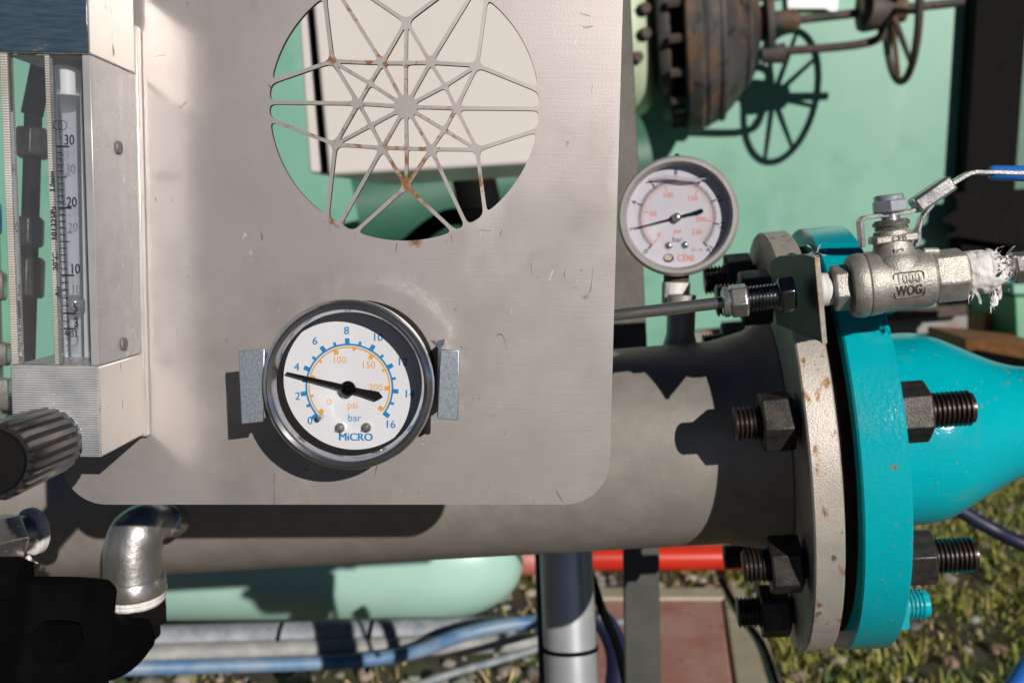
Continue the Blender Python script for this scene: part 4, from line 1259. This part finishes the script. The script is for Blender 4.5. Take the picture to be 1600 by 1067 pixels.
# ------------------------------------------------------------------ big gate valve before the wall
gy = 3.37
ga = (RX * .985 + UP * .055 + FW * -.165).normalized()
GO = P(1408, 14, gy)
GA = Axis(GO, GO + ga)
gv = thing('gate_valve', 'large rusty cast iron gate valve with long yoke rods before the mint wall', 'valve', Matrix.Translation(GA.pt(1100)))
def gl(name, lst, m, par=gv, n=48, ends_=True, bevel=0.0, dz=0.0, dy=0.0):
    bm = bmesh.new(); p = GA.prof(lst); lathe(bm, disc_ends(p) if ends_ else p, GA.M @ T(0, dy, dz), n); return obj(name, bm, m, par, bevel=bevel)
gl('body', [(1018, 40), (1024, 100), (1040, 104), (1046, 108)], M_castiron)
gl('pale_flange', [(960, 124), (998, 119), (1010, 108), (1018, 88), (1023, 50)], mat('pale mint flange', (.50, .60, .42), (.58, .66, .46), 6, rough=.5, spots=[((.36, .16, .07), 9, .66, .78)]), bevel=.004)
gl('dark_flange', [(1028, 128), (1037, 132), (1044, 132), (1046, 126)], M_castiron, bevel=.003)
gl('bonnet_flange', [(1066, 150), (1068, 156), (1090, 156), (1094, 150)], M_castiron, bevel=.004)
gl('bonnet_neck', [(1040, 118), (1070, 118)], M_blackm)
gl('bonnet', [(1092, 148), (1100, 150), (1104, 146), (1118, 140), (1120, 143), (1126, 141), (1129, 132), (1140, 121), (1150, 108), (1160, 94), (1163, 96), (1168, 90), (1171, 77), (1184, 44), (1190, 10)], M_castiron)
gsc = lambda px: (GA.pt(px) - CAM).dot(FW) / F_PX
nb = 0
for k in range(18):
    a = k * 20 + 5
    if math.cos(R(a)) > -.4:
        s_ = GA.s_at(1055)
        bm = bmesh.new(); r_ = 140 * gsc(1055)
        lathe(bm, disc_ends([(s_ - .028, .016), (s_ + .034, .016)]), GA.M @ T(0, -r_ * math.cos(R(a)), r_ * math.sin(R(a))), 6)
        obj('flange_bolt', bm, M_rust, gv)
for x_, y_ in ((1007, 14), (1008, 53), (996, 90)):
    bm = bmesh.new(); lathe(bm, disc_ends([(-.03, .022), (.012, .019)]), frame(P(x_, y_, gy - .262 + (.03 if y_ > 80 else 0)), RX * .35 - FW), 6)
    obj('face_bolt', bm, M_rust, gv)
# yoke
def gt(name, pts, r, m=M_castiron, par=gv, d=0):
    bm = bmesh.new(); tube(bm, catmull(pts, 5) if len(pts) > 2 else pts, r, 14); return obj(name, bm, m, par)
yk = .042
for oz, oy in ((-.115, -.06), (.10, .05)):
    s0 = GA.s_at(1200); s1 = GA.s_at(1352); s2 = GA.s_at(1378)
    pts = [GA.M @ Vector((s0, oy, oz)), GA.M @ Vector((s1, oy, oz)), GA.M @ Vector((s2, oy * .3, oz * .35))]
    gt('yoke_rod', pts, .015, M_rust)
gl('stem_rod', [(1180, 7), (1506, 7)], M_castiron)
gl('packing', [(1186, 26), (1206, 30), (1208, 16), (1240, 18), (1250, 10)], M_castiron, dz=0)
gl('yoke_flange', [(1196, 52), (1206, 52)], M_castiron, n=24, dz=-.015)
bm = bmesh.new()
bm.free()
for oz in (-.12, .12):
    bm = bmesh.new()
    s0 = GA.s_at(1208); lathe(bm, disc_ends([(s0 - .05, .030), (s0 + .03, .036)]), GA.M @ T(0, -.05 if oz < 0 else .05, oz), 16)
    obj('yoke_foot', bm, M_castiron, gv)
gl('yoke_head', [(1340, 26), (1348, 30), (1374, 28), (1392, 20), (1402, 16)], M_castiron)
hw = thing('hand_wheel', 'thin spoked iron handwheel on the gate valve stem, casting a wheel shadow on the wall', 'handwheel', Matrix.Translation(GO))
WR = .248
bm = bmesh.new()
N = 64
rim = [GA.M @ Vector((0.0, WR * math.cos(2 * math.pi * i / N), WR * math.sin(2 * math.pi * i / N))) for i in range(N + 1)]
tube(bm, rim, .0135, 12, cap=False)
bmesh.ops.remove_doubles(bm, verts=bm.verts, dist=1e-4)
obj('rim', bm, M_rust, hw)
for k in range(8):
    a = 2 * math.pi * (k + .35) / 8
    bm = bmesh.new()
    tube(bm, [GA.M @ Vector((-.03, .03 * math.cos(a), .03 * math.sin(a))), GA.M @ Vector((0, (WR - .004) * math.cos(a), (WR - .004) * math.sin(a)))], [.012, .008], 8)
    obj('spoke', bm, M_castiron, hw)
bm = bmesh.new(); lathe(bm, disc_ends([(-.06, .034), (-.01, .048), (.012, .046), (.02, .03)]), GA.M, 24)
obj('hub', bm, M_castiron, hw)
# added pipe low behind the lattice (throws the dark shapes under the cabinet)
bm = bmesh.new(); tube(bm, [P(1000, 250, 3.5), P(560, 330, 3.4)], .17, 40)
tag(obj('green_pipe', bm, M_green_shade), 'shaded dark green pipe beneath the white cabinet, seen through the lattice', 'pipe')
bm = bmesh.new(); tube(bm, [P(770, 420, 2.2), P(735, 255, 2.2)], .05, 20)
tag(obj('cabinet_leg', bm, M_blackm), 'black tubular leg below the white cabinet, seen through the lattice', 'post')
bm = bmesh.new(); tube(bm, catmull([P(600, 420, 2.0), P(680, 350, 2.0), P(740, 338, 2.0), P(900, 345, 2.0)], 6), .018, 14)
tag(obj('black_cable', bm, M_black), 'black cable sagging below the white cabinet', 'cable')

# ------------------------------------------------------------------ low things behind
def cyl(name, a, b, r, m, label, cat, n=40, group=None):
    bm = bmesh.new(); tube(bm, [a, b], r, n); o = obj(name, bm, m); return tag(o, label, cat, group)
# mint pipe with domed end
ma = P(640, 868, 1.98); mb = P(-400, 868, 2.25)
MA = frame(ma, (ma - mb), Vector((0, 0, 1)))
bm = bmesh.new()
mr_ = .135
pr = [(-1.9, mr_)] + [(0.235 * math.sin(R(t)), mr_ * math.cos(R(t)) ** .75 if t < 90 else 0) for t in range(0, 91, 6)]
lathe(bm, pr, MA, 64)
tag(obj('mint_pipe', bm, M_mint2), 'fat mint green pipe with rounded end lying below the steel pipe', 'pipe')
cyl('red_pipe', P(800, 872, 2.75), P(1420, 868, 2.75), .0375, M_red, 'bright red pipe lying on the gravel beyond the brick-red slab', 'pipe')
bm = bmesh.new(); lathe(bm, disc_ends([(0, .04), (.03, .045), (.07, .045), (.10, .036)]), frame(P(790, 874, 2.72), RX), 32)  # pink sleeve paints the sunlit end of the red pipe
tag(obj('pink_coupling', bm, mat('faded red paint', (.50, .20, .17), (.42, .12, .10), 9, rough=.5)), 'faded pink coupling on the left end of the red pipe', 'pipe fitting')
gp = thing('support_tube', 'round galvanised tube post standing below the steel pipe, with a black tie', 'post', ground(890, 1300))
zg = .86; k_ = zg / F_PX
ga_, gb_ = P(882, 800, zg), P(897, 1150, zg * .985)
bm = bmesh.new(); tube(bm, [ga_, gb_ + (gb_ - ga_) * 1.1], 41 * k_, 48)
obj('tube', bm, M_galv, gp)
M_ = frame(ga_, gb_ - ga_, Vector((0, 1, 0)))
bm = bmesh.new(); ln = 205 * k_
lathe(bm, [(ln, 41.2 * k_), (ln, 43 * k_), (ln + 6 * k_, 43 * k_), (ln + 6 * k_, 41.2 * k_)], M_, 40)
obj('cable_tie', bm, M_black, gp)
bm = bmesh.new(); prism(bm, [P(974, 840, .80), P(1030, 840, .80), P(1038, 1500, .80), P(984, 1500, .80)], Vector((0, .008, 0)))
tag(obj('flat_leg', bm, mat('dull grey green flat bar', (.04, .043, .037), (.06, .06, .05), 40, rough=.55), bevel=.001), 'upright flat steel leg between the tube post and the flange', 'post')  # whole bar darkened in place of the shadow on its upper part
def cable(name, pts, r, m, label, cat='cable'):
    bm = bmesh.new(); tube(bm, catmull(pts, 8), r, 14); return tag(obj(name, bm, m), label, cat)
cable('cable', [P(842, 850, .95), P(845, 950, .95), P(850, 1100, .95), P(852, 1250, .95)], .0045, M_navy, 'dark blue cable running down the left side of the tube post')
cable('cable', [P(915, 870, .9), P(940, 950, .9), P(965, 1010, .9), P(985, 1100, .9)], .0042, M_black, 'black cable sloping down right of the tube post')
cable('cable', [P(930, 960, 1.0), P(952, 985, 1.0), P(965, 1030, 1.0), P(960, 1100, 1.0)], .012, M_navy, 'thick navy cable bundle between the tube post and the flat leg')
cable('cable', [P(560, 1110, 1.5), P(680, 1060, 1.55), P(800, 1025, 1.6), P(960, 975, 1.7), P(1010, 955, 1.75)], .0065, M_conduit, 'thin pale grey cable rising past the tube post')
# conduits
zc_ = 1.72
cyl('grey_conduit', P(120, 1002, 1.62), P(800, 982, 1.85), .024, M_conduit, 'dusty grey conduit, upper one of the strapped bundle near the ground', 'conduit')
cyl('grey_conduit', P(120, 1025, 1.60), P(840, 1003, 1.83), .018, mat('pale grey conduit', (.24, .25, .25), (.34, .34, .32), 40, rough=.6), 'pale grey conduit, in the middle of the strapped bundle near the ground', 'conduit')
cable('blue_hose', [P(120, 1046, 1.58), P(300, 1041, 1.63), P(520, 1034, 1.68), P(640, 1020, 1.70), P(720, 992, 1.70), P(800, 975, 1.72), P(900, 968, 1.75)], .0125, M_bluehose, 'dusty blue hose along the strapped conduits, curving up to the tube post', 'hose')
for i, (x, y) in enumerate(((208, 1020), (437, 1014), (578, 1010))):
    c = P(x, y, 1.645 + (x - 208) / 632 * .2)
    bm = bmesh.new()
    N = 28
    pts = [c + Vector((.004 * math.sin(a), -.030 * math.cos(a), .046 * math.sin(a))) for a in [2 * math.pi * j / N for j in range(N + 1)]]
    tube(bm, pts, .0035, 8, cap=False)
    lb = ['black tie round the conduit bundle nearest the shaded valve', 'black tie round the middle of the conduit bundle', 'black tie round the conduit bundle where the blue hose bends away'][i]
    tag(obj('cable_tie', bm, M_black), lb, 'cable tie', 'black ties round the conduit bundle')
cable('navy_cable', [P(1440, 760, .95), P(1500, 797, .95), P(1550, 826, .95), P(1600, 850, .94), P(1700, 885, .93)], .0072, M_navy, 'dark navy cable sloping away below the teal cone')
cable('blue_hose', [P(1560, 1110, .8), P(1590, 1065, .8), P(1615, 1030, .8), P(1660, 1000, .8)], .008, M_blue, 'bright blue hose cut off at the lower right corner', 'hose')

# ------------------------------------------------------------------ ground, slab, gravel, moss
bm = bmesh.new()
box_pts = [(-60, -60), (60, -60), (60, 60), (-60, 60)]
GN = 1
bm.faces.new([bm.verts.new((x, y, 0)) for x, y in box_pts])
gm = mat('soil', (.05, .04, .028), (.10, .08, .055), 6, rough=.95, bump=.8, bscale=60, spots=[((.07, .09, .025), 3, .5, .6)])
go = obj('ground', bm, gm, smooth=0); go['kind'] = 'structure'
def gslab(name, pts, h, m, label, cat='slab', z=0.0):
    bm = bmesh.new(); prism(bm, [ground(x, y, h) for x, y in pts], Vector((0, 0, -h + .001 + z))); return tag(obj(name, bm, m, bevel=.004), label, cat)
gslab('red_slab', [(925, 937), (1127, 937), (1136, 1010), (1150, 1110), (915, 1110)], .055, M_redslab, 'worn red painted concrete slab on the ground left of the flange')
gslab('slab_border', [(900, 917), (1135, 917), (1132, 933), (900, 933)], .052, M_conc, 'pale concrete strip along the far edge of the red slab')
gslab('slab_edging', [(1138, 917), (1160, 917), (1200, 1000), (1235, 1110), (1157, 1110), (1142, 1010), (1131, 935)], .05, M_conc, 'pale concrete edging along the right side of the red slab')
cable('cable', [ground(1128, 905, .055), ground(1160, 960, .055), ground(1195, 1010, .055), ground(1225, 1100, .055)], .006, M_black, 'dark cable lying on the concrete edging beside the red slab')

def rnd_pts(n, seed, x0, x1, y0, y1):
    r_ = np.random.default_rng(seed)
    return r_.uniform(x0, x1, n), r_.uniform(y0, y1, n)
def green_at(x, y):
    v = mnoise.noise(Vector((x * 1.7, y * 1.7, 3.1))) + .35 * mnoise.noise(Vector((x * 6, y * 6, 0)))
    return v + (0.55 if x > .62 else -0.22)
def build_numpy(name, V, Fc, m, cols=None, k=3):
    me = bpy.data.meshes.new(name)
    me.vertices.add(len(V)); me.vertices.foreach_set('co', V.astype(np.float32).ravel())
    nf = len(Fc)
    me.loops.add(nf * k); me.loops.foreach_set('vertex_index', Fc.astype(np.int32).ravel())
    me.polygons.add(nf); me.polygons.foreach_set('loop_start', np.arange(0, nf * k, k, dtype=np.int32)); me.polygons.foreach_set('loop_total', np.full(nf, k, dtype=np.int32))
    if cols is not None:
        ca = me.color_attributes.new('tint', 'FLOAT_COLOR', 'POINT')
        ca.data.foreach_set('color', cols.astype(np.float32).ravel())
    me.update(calc_edges=True)
    o = bpy.data.objects.new(name, me); COL.objects.link(o); me.materials.append(m)
    return o
def tint_mat(name, rough, bump=0):
    m = bpy.data.materials.new(name); m.use_nodes = True
    n = m.node_tree.nodes; l = m.node_tree.links; b = n['Principled BSDF']
    at = n.new('ShaderNodeAttribute'); at.attribute_name = 'tint'
    ns = n.new('ShaderNodeTexNoise'); ns.inputs['Scale'].default_value = 90
    tc = n.new('ShaderNodeTexCoord'); l.new(tc.outputs['Object'], ns.inputs['Vector'])
    mr = n.new('ShaderNodeMapRange'); mr.inputs[3].default_value = .75; mr.inputs[4].default_value = 1.25; l.new(ns.outputs[0], mr.inputs[0])
    mx = n.new('ShaderNodeVectorMath'); mx.operation = 'SCALE'; l.new(at.outputs['Color'], mx.inputs[0]); l.new(mr.outputs[0], mx.inputs['Scale'])
    l.new(mx.outputs[0], b.inputs['Base Color']); b.inputs['Roughness'].default_value = rough
    return m
bmi = bmesh.new(); bmesh.ops.create_icosphere(bmi, subdivisions=2, radius=1)
iv = np.array([v.co[:] for v in bmi.verts]); ifc = np.array([[v.index for v in f.verts] for f in bmi.faces]); bmi.free()
g_ = np.random.default_rng(4)
Vs, Fs, Cs = [], [], []
N = 5200
X, Y = rnd_pts(N, 1, -1.9, 3.0, 1.2, 4.0)
pal = np.array([(.30, .26, .21), (.22, .20, .18), (.32, .26, .20), (.30, .20, .14), (.36, .31, .25), (.14, .13, .12), (.27, .28, .24)])
off = 0
for x, y in zip(X, Y):
    gr_ = green_at(x, y)
    if gr_ > .25 and g_.random() < .86: continue
    s = g_.choice([.008, .012, .018, .026], p=[.3, .35, .25, .10]) * g_.uniform(.8, 1.3)
    sc = np.array([1, g_.uniform(.6, 1), g_.uniform(.45, .75)]) * s
    jit = 1 + g_.normal(0, .12, (len(iv), 1))
    v = iv * jit * sc
    a = g_.uniform(0, 6.28); c, d = math.cos(a), math.sin(a)
    v = np.c_[v[:, 0] * c - v[:, 1] * d, v[:, 0] * d + v[:, 1] * c, v[:, 2]] + np.array([x, y, sc[2] * .45])
    Vs.append(v); Fs.append(ifc + off); off += len(v)
    col = pal[g_.integers(len(pal))] * g_.uniform(.75, 1.2)
    Cs.append(np.tile(np.r_[col, 1], (len(v), 1)))
gro = build_numpy('gravel', np.vstack(Vs), np.vstack(Fs), tint_mat('pebbles', .8), np.vstack(Cs))
gro.data.shade_smooth()
gro['kind'] = 'stuff'; tag(gro, 'loose tan and grey gravel stones over the soil', 'gravel')
# moss and low grass: small bent blades
Vs, Fs, Cs = [], [], []; off = 0
N = 110000
X, Y = rnd_pts(N, 2, -1.9, 3.2, 1.15, 4.1)
for x, y in zip(X, Y):
    gr_ = green_at(x, y)
    if gr_ < .12 and g_.random() < .90: continue
    if mnoise.noise(Vector((x * 5, y * 5, 9))) < -.16 and g_.random() < .85: continue
    h = g_.uniform(.010, .030) if g_.random() < .9 else g_.uniform(.035, .065); w = g_.uniform(.002, .0045); a = g_.uniform(0, 6.28); ln = g_.uniform(.2, 1.1) * h; b_ = g_.uniform(0, 6.28)
    dx, dy = math.cos(a) * w, math.sin(a) * w; lx, ly = math.cos(b_) * ln, math.sin(b_) * ln
    v = np.array([(x - dx, y - dy, 0), (x + dx, y + dy, 0), (x + dx * .8 + lx * .45, y + dy * .8 + ly * .45, h * .65), (x - dx * .8 + lx * .45, y - dy * .8 + ly * .45, h * .65),
                  (x + lx, y + ly, h)])
    Vs.append(v); Fs.append(np.array([(0, 1, 2), (0, 2, 3), (3, 2, 4)]) + off); off += 5
    u = g_.random()
    straw = .20 if x > .62 else .6
    col = np.array((.34, .27, .12)) if u < straw else (np.array((.20, .21, .035)) if u < .8 else np.array((.07, .115, .03)))
    col = col * g_.uniform(.8, 1.6)
    Cs.append(np.tile(np.r_[col, 1], (5, 1)))
grs = build_numpy('grass', np.vstack(Vs), np.vstack(Fs), tint_mat('moss and straw', .7), np.vstack(Cs))
grs['kind'] = 'stuff'; tag(grs, 'low yellow-green moss and dry grass among the stones', 'grass')

for o in bpy.data.objects:
    if '_w' in o: del o['_w']
